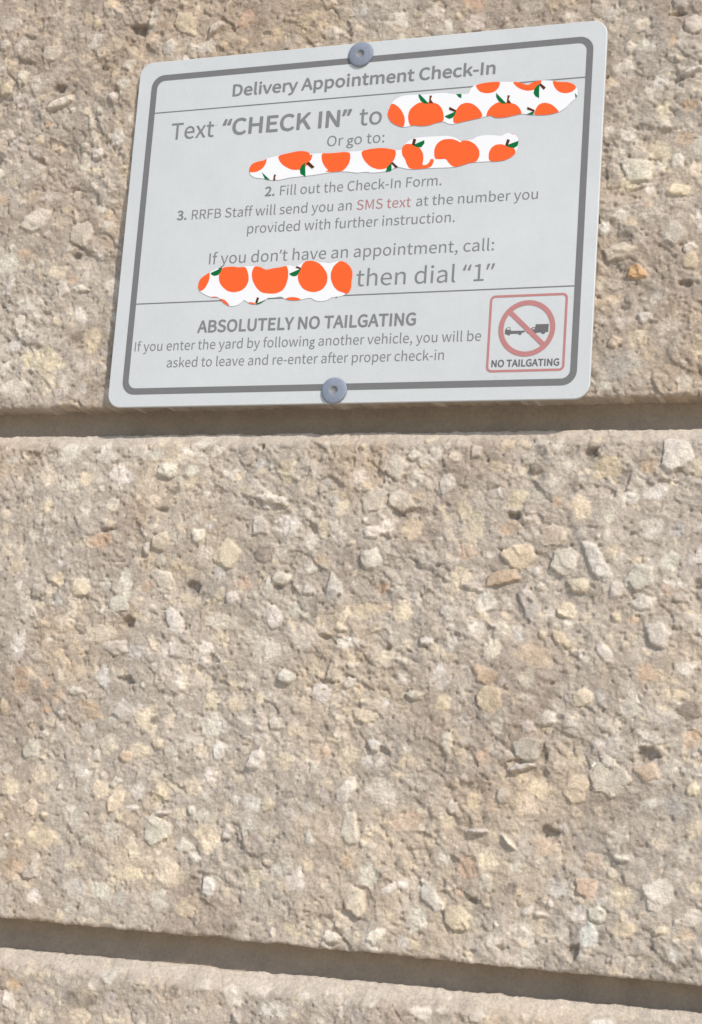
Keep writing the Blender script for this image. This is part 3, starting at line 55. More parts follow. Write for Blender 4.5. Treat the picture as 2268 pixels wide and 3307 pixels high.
PATCHES = json.loads(r'''[{"outline":[[12.66,42.42],[13.96,43.72],[16.21,44.84],[18.97,45.07],[25.45,44.62],[29.56,44.83],[32.3,44.74],[34.16,44.12],[41.13,43.44],[41.36,44.89],[42.19,46.07],[43.28,46.57],[46.17,47.15],[49.74,47.25],[52.21,47.08],[56.67,46.7],[58.69,46.29],[60.71,45.61],[62.08,44.9],[63.57,45.69],[65.3,46.17],[67.05,46.34],[70.78,45.92],[73.22,45.12],[75.83,44.98],[78.04,44.16],[79.41,42.69],[79.9,41.38],[79.81,38.92],[77.52,37.31],[76.31,35.75],[73.79,34.24],[71.22,33.68],[68.18,33.56],[64.66,33.94],[60.68,34.62],[59.8,34.6],[54.99,33.8],[52.55,33.76],[50.53,34.2],[49.45,35.06],[46.72,34.41],[41.61,33.71],[36.26,32.8],[35.36,32.73],[33.74,33.23],[32.55,34.1],[29.84,33.76],[27.16,33.0],[24.42,32.94],[21.62,33.48],[17.97,32.97],[15.61,33.71],[13.19,35.15],[11.88,37.12],[11.43,38.79],[12.08,40.84]],"shapes":[["O",[[12.66,42.42],[14.58,41.57],[16.58,39.54],[17.93,36.87],[18.2,35.0],[17.88,32.98],[15.61,33.71],[13.19,35.15],[11.88,37.12],[11.43,38.79],[12.08,40.84]]],["O",[[20.26,33.31],[19.42,35.36],[19.2,37.24],[19.61,39.29],[21.11,40.8],[22.89,41.82],[25.18,41.86],[28.42,41.36],[30.3,40.51],[31.7,38.78],[32.38,36.65],[32.6,34.1],[29.84,33.76],[27.16,33.0],[24.42,32.94],[21.62,33.48]]],["O",[[36.26,32.8],[35.89,34.99],[36.32,36.79],[37.25,38.56],[38.29,39.85],[40.29,40.38],[42.57,39.87],[44.7,38.18],[46.16,36.23],[46.72,34.41],[41.61,33.71]]],["O",[[47.87,34.59],[48.17,36.3],[49.19,37.96],[50.9,39.19],[52.42,39.7],[56.9,38.87],[58.72,37.95],[60.06,36.25],[60.63,34.62],[59.8,34.6],[54.99,33.8],[52.55,33.76],[50.53,34.2],[49.45,35.06]]],["O",[[64.8,33.92],[65.24,35.38],[66.02,37.13],[67.29,37.93],[68.81,38.03],[71.03,37.17],[72.86,35.44],[73.79,34.24],[71.22,33.68],[68.18,33.56]]],["O",[[43.28,46.57],[46.17,47.15],[49.74,47.25],[52.3,47.08],[51.88,45.14],[50.84,43.86],[49.54,43.23],[47.3,43.19],[45.25,43.87],[44.05,45.12]]],["O",[[56.67,46.7],[58.69,46.29],[60.71,45.61],[62.08,44.9],[63.57,45.69],[65.3,46.17],[67.05,46.34],[66.76,45.14],[65.44,43.75],[64.16,42.95],[61.97,42.86],[59.49,43.8],[57.65,45.19]]],["O",[[70.78,45.92],[73.22,45.12],[75.83,44.98],[78.04,44.16],[79.41,42.69],[78.18,41.31],[76.05,40.77],[73.86,41.22],[72.27,42.49],[71.32,44.02]]],["G",[[22.54,44.87],[23.14,44.82],[24.62,43.3],[26.7,41.04],[24.76,41.29],[23.53,42.46],[22.74,43.92]]],["G",[[50.97,43.07],[51.83,42.17],[55.01,38.71],[53.13,38.96],[51.95,40.1],[51.11,41.55]]],["G",[[36.5,43.83],[38.41,43.71],[38.51,42.14],[37.43,42.69]]],["G",[[32.79,35.92],[37.0,37.52],[36.5,36.09],[35.66,35.1],[34.54,34.82],[33.37,35.42]]],["G",[[62.32,34.3],[65.15,35.48],[64.66,33.94]]],["G",[[66.37,45.17],[66.31,42.99],[66.44,39.85],[65.17,40.6],[64.4,41.79],[64.58,43.37],[65.4,44.44]]],["G",[[78.86,40.66],[79.78,39.51],[79.3,38.74]]],["B",[[26.77,44.14],[27.65,43.97],[27.28,42.61],[28.35,41.04],[26.69,41.27]]],["B",[[55.18,41.8],[56.03,41.68],[55.63,40.25],[56.69,38.71],[55.04,38.94]]],["B",[[34.35,39.26],[36.98,37.75],[36.43,37.25],[34.23,38.25]]],["B",[[62.52,36.96],[65.1,35.62],[64.82,35.1],[62.35,36.07]]],["B",[[66.58,45.33],[68.6,43.52],[67.9,42.77],[66.41,44.44]]]]},{"outline":[[-40.35,20.54],[-40.29,22.2],[-39.23,23.47],[-37.22,24.13],[-34.83,24.36],[-33.73,25.09],[-29.61,25.73],[-25.44,26.5],[-21.41,27.01],[-18.68,26.68],[-16.92,25.76],[-16.02,25.56],[-12.53,25.58],[-9.49,25.23],[-1.85,25.4],[2.65,25.28],[6.69,25.9],[10.95,25.85],[13.93,25.12],[15.39,24.75],[17.74,24.52],[18.09,25.99],[19.61,27.5],[21.79,28.63],[24.67,28.87],[31.1,28.71],[34.29,28.67],[37.53,27.65],[39.54,26.03],[40.89,26.57],[43.79,26.54],[45.11,27.53],[47.61,27.86],[50.74,27.68],[53.9,27.0],[55.09,27.87],[56.95,28.04],[58.86,27.14],[60.0,25.46],[60.02,22.93],[59.41,20.76],[58.07,19.27],[55.66,18.18],[53.2,17.9],[49.89,18.07],[45.38,18.19],[43.19,18.16],[40.41,17.33],[37.28,16.77],[28.68,17.1],[21.3,17.09],[17.68,18.11],[16.36,18.46],[13.85,17.34],[10.63,16.78],[6.71,16.85],[5.36,17.33],[1.43,17.13],[-1.93,17.88],[-5.93,18.22],[-9.24,17.98],[-14.56,17.48],[-18.57,17.29],[-23.97,17.12],[-27.99,16.46],[-31.41,16.55],[-34.92,17.51],[-37.7,17.89],[-39.52,18.95]],"shapes":[["O",[[-40.35,20.54],[-40.29,22.2],[-39.23,23.47],[-37.22,24.13],[-34.83,24.36],[-33.73,25.09],[-34.01,22.77],[-35.56,20.88],[-37.89,20.04],[-39.97,20.11]]],["O",[[-29.61,25.73],[-25.44,26.5],[-21.41,27.01],[-18.68,26.68],[-16.92,25.76],[-17.05,24.91],[-16.02,25.56],[-16.26,23.53],[-17.3,22.28],[-18.49,20.38],[-20.81,19.81],[-23.53,19.93],[-26.73,21.61],[-28.59,23.4]]],["O",[[-12.53,25.58],[-9.49,25.23],[-1.85,25.4],[-1.28,23.14],[-1.81,20.55],[-3.32,18.69],[-4.27,18.17],[-9.26,18.11],[-10.77,18.67],[-9.31,18.77],[-11.12,20.54],[-12.32,22.92]]],["O",[[2.65,25.28],[6.69,25.9],[10.95,25.85],[13.93,25.12],[15.39,24.75],[15.76,23.23],[15.21,21.0],[14.17,20.1],[13.13,18.23],[9.91,17.73],[6.55,19.0],[4.06,21.45],[2.92,23.49]]],["O",[[17.74,24.52],[18.09,25.99],[19.33,26.8],[21.95,26.35],[24.29,25.08],[25.73,22.85],[26.08,20.56],[25.72,18.34],[27.32,18.35],[28.4,19.44],[28.64,20.51],[29.93,20.29],[29.72,18.7],[28.68,17.1],[21.3,17.09],[19.85,19.38],[19.28,21.04],[18.15,22.41]]],["O",[[30.12,20.41],[29.7,23.85],[30.64,26.04],[32.47,27.32],[35.64,27.41],[37.92,26.59],[39.37,25.59],[39.51,26.48],[42.04,26.35],[44.66,24.69],[46.25,22.34],[46.39,20.1],[45.38,18.19],[43.19,18.16],[40.41,17.33],[37.28,16.77],[35.26,18.64],[34.34,20.11],[31.67,20.11]]],["O",[[49.89,18.07],[49.58,21.14],[50.4,22.99],[51.9,24.03],[54.07,24.12],[55.99,23.22],[58.51,22.41],[59.41,20.76],[58.07,19.27],[55.66,18.18],[53.2,17.9]]],["O",[[56.64,28.0],[58.86,27.14],[57.6,27.42]]],["G",[[-35.26,19.86],[-31.76,16.7],[-33.86,17.24]]],["G",[[-18.66,22.38],[-18.02,17.05],[-20.0,18.17],[-20.48,19.86],[-19.94,21.47]]],["G",[[14.29,20.22],[14.51,17.16],[12.39,16.85],[12.78,18.58]]],["G",[[21.65,26.05],[25.92,27.61],[26.0,26.38],[24.94,25.03],[23.32,25.15]]],["G",[[55.36,23.4],[60.04,24.83],[59.83,23.07],[58.51,22.34],[56.95,22.65]]],["B",[[-30.36,18.67],[-29.53,18.48],[-29.85,17.51],[-29.62,16.43],[-30.52,16.56]]],["B",[[-17.13,22.6],[-14.8,20.46],[-15.76,19.87],[-18.29,22.02]]],["B",[[14.6,20.4],[16.89,18.3],[15.87,18.04],[14.18,19.91]]],["B",[[21.8,28.5],[22.92,28.09],[22.42,25.99],[21.44,26.26]]],["B",[[55.96,25.76],[56.98,25.31],[56.29,23.33],[55.41,23.58]]]]},{"outline":[[-56.68,-22.25],[-56.3,-19.7],[-54.75,-18.39],[-53.17,-17.47],[-52.47,-16.99],[-50.8,-16.12],[-49.19,-15.6],[-47.54,-15.48],[-44.66,-15.3],[-43.01,-15.34],[-41.53,-15.76],[-38.47,-15.47],[-34.78,-15.53],[-32.71,-15.94],[-30.36,-17.22],[-27.77,-16.68],[-24.55,-16.44],[-22.5,-15.87],[-20.97,-15.95],[-19.72,-16.47],[-18.33,-16.26],[-17.0,-15.36],[-15.26,-14.59],[-13.47,-14.52],[-11.44,-15.0],[-10.02,-15.38],[-7.83,-15.48],[-6.21,-15.95],[-4.66,-15.56],[-2.32,-15.13],[-0.32,-15.65],[1.58,-17.28],[2.62,-19.05],[2.84,-20.97],[2.6,-22.87],[2.7,-25.16],[2.11,-26.66],[0.8,-27.45],[-0.14,-27.91],[-2.84,-28.48],[-4.42,-28.38],[-5.92,-29.39],[-8.65,-29.78],[-10.88,-29.19],[-12.35,-28.1],[-15.68,-28.77],[-18.26,-28.98],[-20.48,-28.74],[-22.13,-28.25],[-23.82,-27.25],[-26.0,-27.63],[-28.83,-27.63],[-29.39,-28.19],[-31.11,-29.36],[-33.5,-29.85],[-35.15,-29.59],[-36.43,-28.96],[-37.96,-27.92],[-38.88,-29.06],[-40.83,-30.07],[-43.29,-30.17],[-45.23,-29.2],[-46.79,-27.96],[-47.94,-26.66],[-51.5,-26.32],[-54.11,-25.12],[-55.65,-24.27]],"shapes":[["O",[[-56.68,-22.25],[-56.3,-19.7],[-54.75,-18.39],[-53.17,-17.47],[-52.47,-16.99],[-52.25,-19.29],[-52.81,-21.23],[-53.88,-23.16],[-55.65,-24.27]]],["O",[[-47.54,-15.48],[-44.66,-15.3],[-43.01,-15.34],[-41.53,-15.76],[-38.67,-15.58],[-37.74,-16.8],[-36.91,-19.19],[-36.81,-21.15],[-37.58,-23.07],[-39.29,-24.56],[-42.11,-25.06],[-44.63,-24.53],[-46.85,-22.87],[-48.26,-21.04],[-48.7,-19.05],[-48.55,-17.09]]],["O",[[-34.78,-15.53],[-32.71,-15.94],[-30.36,-17.22],[-27.77,-16.68],[-24.55,-16.44],[-22.5,-15.87],[-21.68,-17.93],[-21.57,-20.65],[-22.15,-23.34],[-23.39,-25.22],[-25.73,-26.13],[-28.16,-26.11],[-31.45,-25.58],[-33.65,-23.62],[-35.33,-20.82],[-35.87,-18.45],[-35.51,-16.51]]],["O",[[-15.26,-14.59],[-13.47,-14.52],[-11.44,-15.0],[-9.99,-15.77],[-8.48,-17.19],[-6.92,-19.38],[-6.45,-21.32],[-6.78,-23.61],[-8.21,-25.47],[-10.52,-26.25],[-12.92,-26.04],[-15.4,-24.97],[-17.18,-22.78],[-17.98,-20.42],[-17.74,-18.5],[-16.88,-16.8],[-16.39,-15.46]]],["O",[[-2.32,-15.13],[-0.32,-15.65],[1.58,-17.28],[2.62,-19.05],[2.84,-20.97],[2.6,-22.87],[2.7,-25.16],[2.11,-26.66],[0.8,-27.45],[0.18,-26.96],[-2.24,-26.18],[-3.95,-24.5],[-5.27,-21.76],[-5.45,-19.45],[-4.73,-17.17],[-3.63,-16.07]]],["O",[[-51.49,-26.4],[-49.85,-26.23],[-47.95,-26.55],[-49.6,-26.6]]],["O",[[-47.7,-27.03],[-45.58,-27.62],[-44.23,-28.85],[-43.29,-30.17],[-45.23,-29.2],[-46.79,-27.96]]],["O",[[-36.43,-28.96],[-34.81,-28.94],[-33.33,-29.47],[-33.5,-29.85],[-35.15,-29.59]]],["O",[[-22.13,-28.25],[-20.77,-27.72],[-19.17,-27.67],[-17.34,-27.97],[-15.68,-28.77],[-18.26,-28.98],[-20.48,-28.74]]],["G",[[-52.14,-17.4],[-47.66,-15.55],[-48.01,-17.11],[-48.95,-18.18],[-50.37,-18.51],[-51.44,-18.14]]],["G",[[-21.31,-19.0],[-16.84,-17.3],[-17.51,-18.9],[-18.42,-19.94],[-19.61,-20.04],[-20.65,-19.61]]],["G",[[-33.32,-29.66],[-29.39,-28.19],[-31.11,-29.36],[-32.69,-29.88]]],["B",[[-49.18,-15.68],[-47.63,-15.48],[-47.93,-15.78],[-48.74,-15.98]]],["B",[[-19.08,-16.81],[-18.52,-16.33],[-16.85,-17.11],[-17.22,-17.56]]],["B",[[-32.93,-27.15],[-32.08,-27.58],[-32.64,-29.49],[-33.47,-29.31]]],["B",[[-2.87,-28.1],[-2.14,-28.47],[-2.76,-28.52]]]]},{"outline":[[50.66,-28.48],[50.68,-28.48],[50.67,-28.5]],"shapes":[["T",[[59.17,-43.48],[59.15,-42.54],[59.36,-41.97],[59.81,-41.57],[60.27,-41.4],[60.94,-41.46],[61.06,-42.6],[61.39,-42.71],[66.05,-42.8],[66.08,-43.3],[65.09,-43.4],[64.94,-43.96],[64.58,-44.23],[64.1,-44.17],[63.71,-43.78],[61.07,-43.77],[60.82,-44.26],[60.25,-44.24],[59.95,-43.89],[59.23,-43.83]]],["T",[[69.62,-40.72],[74.14,-40.74],[74.05,-43.45],[73.12,-43.53],[72.87,-44.03],[72.32,-44.2],[71.75,-43.9],[71.54,-43.55],[70.24,-43.62],[68.61,-44.36],[67.08,-43.78],[66.68,-43.39],[67.6,-43.1],[69.1,-43.15],[68.5,-42.47],[68.11,-42.08],[68.55,-41.76],[69.61,-41.66]]],["V",[[59.66,-42.21],[59.83,-41.84],[60.1,-41.68],[60.72,-41.64],[60.8,-42.36]]],["V",[[68.58,-42.29],[68.94,-42.02],[69.5,-41.98],[69.24,-42.4],[68.88,-42.58]]]]}]''')

# ---------------------------------------------------------------- materials
def node_mat(name, rough=0.85, spec=0.3):
    m = bpy.data.materials.new(name); m.use_nodes = True
    b = m.node_tree.nodes['Principled BSDF']
    b.inputs['Roughness'].default_value = rough
    b.inputs['Specular IOR Level'].default_value = spec
    return m, m.node_tree, b

def noise(nt, coord, scale, detail=4, rough=0.6):
    n = nt.nodes.new('ShaderNodeTexNoise')
    n.inputs['Scale'].default_value = scale; n.inputs['Detail'].default_value = detail
    n.inputs['Roughness'].default_value = rough
    nt.links.new(coord, n.inputs['Vector'])
    return n.outputs[0]

def maprange(nt, v, a, b, lo, hi):
    n = nt.nodes.new('ShaderNodeMapRange')
    n.inputs[1].default_value = a; n.inputs[2].default_value = b
    n.inputs[3].default_value = lo; n.inputs[4].default_value = hi
    nt.links.new(v, n.inputs[0]); return n.outputs[0]

def mul_color(nt, col, fac):
    n = nt.nodes.new('ShaderNodeVectorMath'); n.operation = 'SCALE'
    nt.links.new(col, n.inputs[0]); nt.links.new(fac, n.inputs['Scale']); return n.outputs[0]

def stone_material():
    m, nt, b = node_mat('split_concrete', 0.92, 0.15)
    at = nt.nodes.new('ShaderNodeAttribute'); at.attribute_name = 'Col'
    geo = nt.nodes.new('ShaderNodeNewGeometry').outputs['Position']
    n1 = noise(nt, geo, 900, 3, 0.65); n2 = noise(nt, geo, 140, 4, 0.6); n3 = noise(nt, geo, 22, 3, 0.5)
    c = mul_color(nt, at.outputs['Color'], maprange(nt, n1, 0.3, 0.7, 0.80, 1.16))
    c = mul_color(nt, c, maprange(nt, n2, 0.3, 0.7, 0.88, 1.10))
    c = mul_color(nt, c, maprange(nt, n3, 0.3, 0.7, 0.93, 1.06))
    nt.links.new(c, b.inputs['Base Color'])
    bp = nt.nodes.new('ShaderNodeBump'); bp.inputs['Strength'].default_value = 0.9; bp.inputs['Distance'].default_value = 0.0005
    nt.links.new(noise(nt, geo, 1300, 4, 0.7), bp.inputs['Height']); nt.links.new(bp.outputs[0], b.inputs['Normal'])
    return m
MAT_STONE = stone_material()

def flat_material(name, col, rough=0.6, spec=0.3, var=0.05, scale=200, bump=0.0, wear=0.0):
    m, nt, b = node_mat(name, rough, spec)
    geo = nt.nodes.new('ShaderNodeNewGeometry').outputs['Position']
    rgb = nt.nodes.new('ShaderNodeRGB'); rgb.outputs[0].default_value = (*col, 1)
    c = mul_color(nt, rgb.outputs[0], maprange(nt, noise(nt, geo, scale, 5, 0.7), 0.3, 0.7, 1 - var, 1 + var))
    c = mul_color(nt, c, maprange(nt, noise(nt, geo, scale * 9, 3, 0.7), 0.3, 0.7, 1 - var * 0.8, 1 + var * 0.8))
    nt.links.new(c, b.inputs['Base Color'])
    if wear:                     # dust film, wiped patches and small stains
        c = mul_color(nt, c, maprange(nt, noise(nt, geo, 14, 6, 0.65), 0.35, 0.65, 1 - wear, 1 + wear * 0.5))
        c = mul_color(nt, c, maprange(nt, noise(nt, geo, 420, 2, 0.5), 0.70, 0.76, 1, 1 - wear * 4))
        nt.links.new(c, b.inputs['Base Color'])
        nt.links.new(maprange(nt, noise(nt, geo, 30, 5, 0.7), 0.3, 0.7, rough - 0.08, rough + 0.15), b.inputs['Roughness'])
    if bump:
        bp = nt.nodes.new('ShaderNodeBump'); bp.inputs['Strength'].default_value = 0.5; bp.inputs['Distance'].default_value = bump
        nt.links.new(noise(nt, geo, scale * 6, 4, 0.6), bp.inputs['Height']); nt.links.new(bp.outputs[0], b.inputs['Normal'])
    return m
MAT_MORTAR = flat_material('mortar', (0.29, 0.238, 0.186), 0.95, 0.1, 0.13, 90, 0.0008)
MAT_SIGN = flat_material('sign_face', (0.508, 0.520, 0.516), 0.42, 0.4, 0.025, 60, 0.00002, 0.035)
MAT_EDGE = flat_material('sign_edge', (0.42, 0.42, 0.41), 0.5, 0.4, 0.05, 200)
MAT_GREY = flat_material('grey_print', (0.150, 0.148, 0.145), 0.5, 0.3, 0.05, 300)
MAT_TEXT = flat_material('grey_text_print', (0.185, 0.185, 0.185), 0.5, 0.3, 0.05, 300)
MAT_DARK = flat_material('dark_print', (0.125, 0.115, 0.113), 0.5, 0.3, 0.05, 300)
MAT_RED = flat_material('red_print', (0.41, 0.178, 0.168), 0.5, 0.3, 0.05, 300)
MAT_PINK = flat_material('faded_red_text_print', (0.36, 0.17, 0.165), 0.5, 0.3, 0.05, 300)
MAT_WHITE = flat_material('white_vinyl', (0.70, 0.70, 0.70), 0.55, 0.2, 0.005, 300)  # this and the next four colour the added redaction patches
MAT_ORANGE = flat_material('orange_vinyl', (0.86, 0.105, 0.020), 0.55, 0.2, 0.005, 300)
MAT_LEAF = flat_material('green_vinyl', (0.001, 0.125, 0.033), 0.55, 0.1, 0.005, 300)
MAT_STEM = flat_material('brown_vinyl', (0.075, 0.020, 0.005), 0.55, 0.1, 0.005, 300)
MAT_STEM2 = flat_material('light_brown_vinyl', (0.115, 0.035, 0.006), 0.55, 0.1, 0.005, 300)
MAT_SCREW = flat_material('blue_grey_zinc', (0.20, 0.225, 0.275), 0.6, 0.3, 0.10, 500)
MAT_SOCKET = flat_material('socket_dirt', (0.19, 0.19, 0.195), 0.6, 0.3, 0.1, 500)  # recess slightly darker and less blue than the screw head
MAT_GROUND = flat_material('concrete_pavement', (0.52, 0.46, 0.38), 0.95, 0.1, 0.12, 3)

# ---------------------------------------------------------------- numpy noise
_rng = np.random.default_rng(11)
_LAT = _rng.random((512, 512)).astype(np.float64)
def vnoise(x, y, s=0):
    x = x + 37.31 * s; y = y + 71.77 * s
    xi = np.floor(x).astype(int); yi = np.floor(y).astype(int)
    fx = x - xi; fy = y - yi
    fx = fx * fx * fx * (fx * (fx * 6 - 15) + 10); fy = fy * fy * fy * (fy * (fy * 6 - 15) + 10)
    a = _LAT[xi & 511, yi & 511]; b = _LAT[(xi + 1) & 511, yi & 511]
    c = _LAT[xi & 511, (yi + 1) & 511]; d = _LAT[(xi + 1) & 511, (yi + 1) & 511]
    return (a + (b - a) * fx) * (1 - fy) + (c + (d - c) * fx) * fy
def fbm(x, y, lam, octaves, s=0, gain=0.5):
    t = 0; a = 1; n = 0
    for o in range(octaves):
        t = t + a * (vnoise(x / lam, y / lam, s + o * 3) - 0.5); n += a; a *= gain; lam *= 0.49
    return t / n * 2
def sstep(a, b, x):
    t = np.clip((x - a) / (b - a), 0, 1); return t * t * (3 - 2 * t)
def facets(x, y, cell, s):
    """broken facets: every jittered cell is a little tilted plane"""
    gx = np.floor(x / cell).astype(int); gy = np.floor(y / cell).astype(int)
    best = np.full(x.shape, 1e9); out = np.zeros(x.shape); idx = np.zeros(x.shape)
    for i in (-1, 0, 1):
        for j in (-1, 0, 1):
            cx = gx + i; cy = gy + j
            r1 = _LAT[(cx * 7 + s * 13) & 511, (cy * 11 + s) & 511]; r2 = _LAT[(cx * 5 + s) & 511, (cy * 3 + s * 29) & 511]
            r3 = _LAT[(cx + s * 31) & 511, (cy * 13 + 5) & 511]; r4 = _LAT[(cx * 3 + 9) & 511, (cy + s * 17) & 511]
            r5 = _LAT[(cx * 9 + s) & 511, (cy * 5 + 77) & 511]
            px = (cx + r1) * cell; py = (cy + r2) * cell
            d = (x - px) ** 2 + (y - py) ** 2
            h = (r3 - 0.5) * 1.0 + ((r4 - 0.5) * (x - px) + (r5 - 0.5) * (y - py)) / cell * 1.5
            k = d < best
            best = np.where(k, d, best); out = np.where(k, h, out); idx = np.where(k, r3, idx)
    return out, idx

# ---------------------------------------------------------------- object helpers
def new_obj(name, me, mat=None, parent=None):
    if mat is not None and not me.materials:
        me.materials.append(mat)
    o = bpy.data.objects.new(name, me); COL.objects.link(o)
    if parent is not None:
        o.parent = parent
    return o
def mesh_np(name, verts, faces, smooth=True, col=None):
    me = bpy.data.meshes.new(name)
    verts = np.asarray(verts, np.float32); faces = np.asarray(faces, np.int32)
    k = faces.shape[1]
    me.vertices.add(len(verts)); me.vertices.foreach_set('co', verts.ravel())
    me.loops.add(faces.size); me.loops.foreach_set('vertex_index', faces.ravel())
    me.polygons.add(len(faces))
    me.polygons.foreach_set('loop_start', np.arange(0, faces.size, k, dtype=np.int32))
    me.polygons.foreach_set('loop_total', np.full(len(faces), k, np.int32))
    me.polygons.foreach_set('use_smooth', np.full(len(faces), smooth, bool))
    if col is not None:
        a = me.color_attributes.new('Col', 'FLOAT_COLOR', 'POINT')
        c4 = np.ones((len(verts), 4), np.float32); c4[:, :3] = col
        a.data.foreach_set('color', c4.ravel())
    me.update(calc_edges=True); me.validate()
    return me
def worldify(v):
    v = np.asarray(v, float); return np.stack([v[:, 0] * U, -v[:, 2] * U, v[:, 1] * U + H0], 1)

# ---------------------------------------------------------------- the wall
wall = bpy.data.objects.new('block_wall', None); COL.objects.link(wall)
wall['label'] = 'wall of split-face beige concrete blocks with pale limestone chips and recessed mortar joints'
wall['category'] = 'wall'

PAL = {'m': (0.432, 0.371, 0.305), 'w': (0.635, 0.57, 0.48), 'W': (0.74, 0.70, 0.64), 'y': (0.64, 0.535, 0.395),
       'o': (0.55, 0.41, 0.295), 'O': (0.64, 0.41, 0.21), 'g': (0.475, 0.415, 0.35), 'd': (0.27, 0.225, 0.18)}
PAL = {k: np.array(v) for k, v in PAL.items()}
FACE = -3.0

rs = np.random.default_rng(5)
stones = [[s[0], s[1], s[2] * 1.12, s[3] * 1.12, s[4], s[5], s[6]] for s in STONES]
pts = np.array([[s[0], s[1], 0.5 * (s[2] + s[3])] for s in stones])
def inside_blocks(x, y, r):
    for a, b in ((-65.5, 108.5), (-249.5, -75.0), (-433.0, -258.5)):
        if a + 1.0 + r * 0.6 < y < b - 1.0 - r * 0.6: return True
    return False
big_r = list(rs.uniform(3.2, 5.5, 500)) + list(rs.uniform(2.0, 3.2, 1100)) + list(rs.uniform(1.1, 2.0, 900))
P = [tuple(p) for p in pts]
Pn = np.zeros((len(P) + 9000, 3)); Pn[:len(P)] = pts; npn = len(P)
for r in big_r:
    x = rs.uniform(-190, 171); y = rs.uniform(-300, 108)
    if not inside_blocks(x, y, r): continue
    d = np.hypot(Pn[:npn, 0] - x, Pn[:npn, 1] - y)
    if (d < 0.92 * (Pn[:npn, 2] + r)).any(): continue
    Pn[npn] = (x, y, r); npn += 1
    t = rs.choice(['w', 'y', 'o', 'g', 'd', 'p'], p=[.60, .25, .04, .08, .02, .01])
    asp = rs.uniform(0.72, 1.3)
    stones.append([x, y, r * asp, r / asp if t != 'p' else r * 0.6, t, float(rs.choice([0, 0, 0, 0, .5, 1])), float(rs.uniform(-60, 60))])
N_LISTED = len(STONES)
# the 300 stones that show largest are objects of their own
def in_view(s):
    x, y = s[0], s[1]
    if not (-158 < x < 134 and -282 < y < 104): return False
    if -89 < x < 89 and -66 < y < 66: return False
    return True
rank = sorted([i for i, s in enumerate(stones) if s[4] != 'p' and in_view(s)], key=lambda i: -stones[i][2] * stones[i][3])
SINGLE = set(rank[:296])

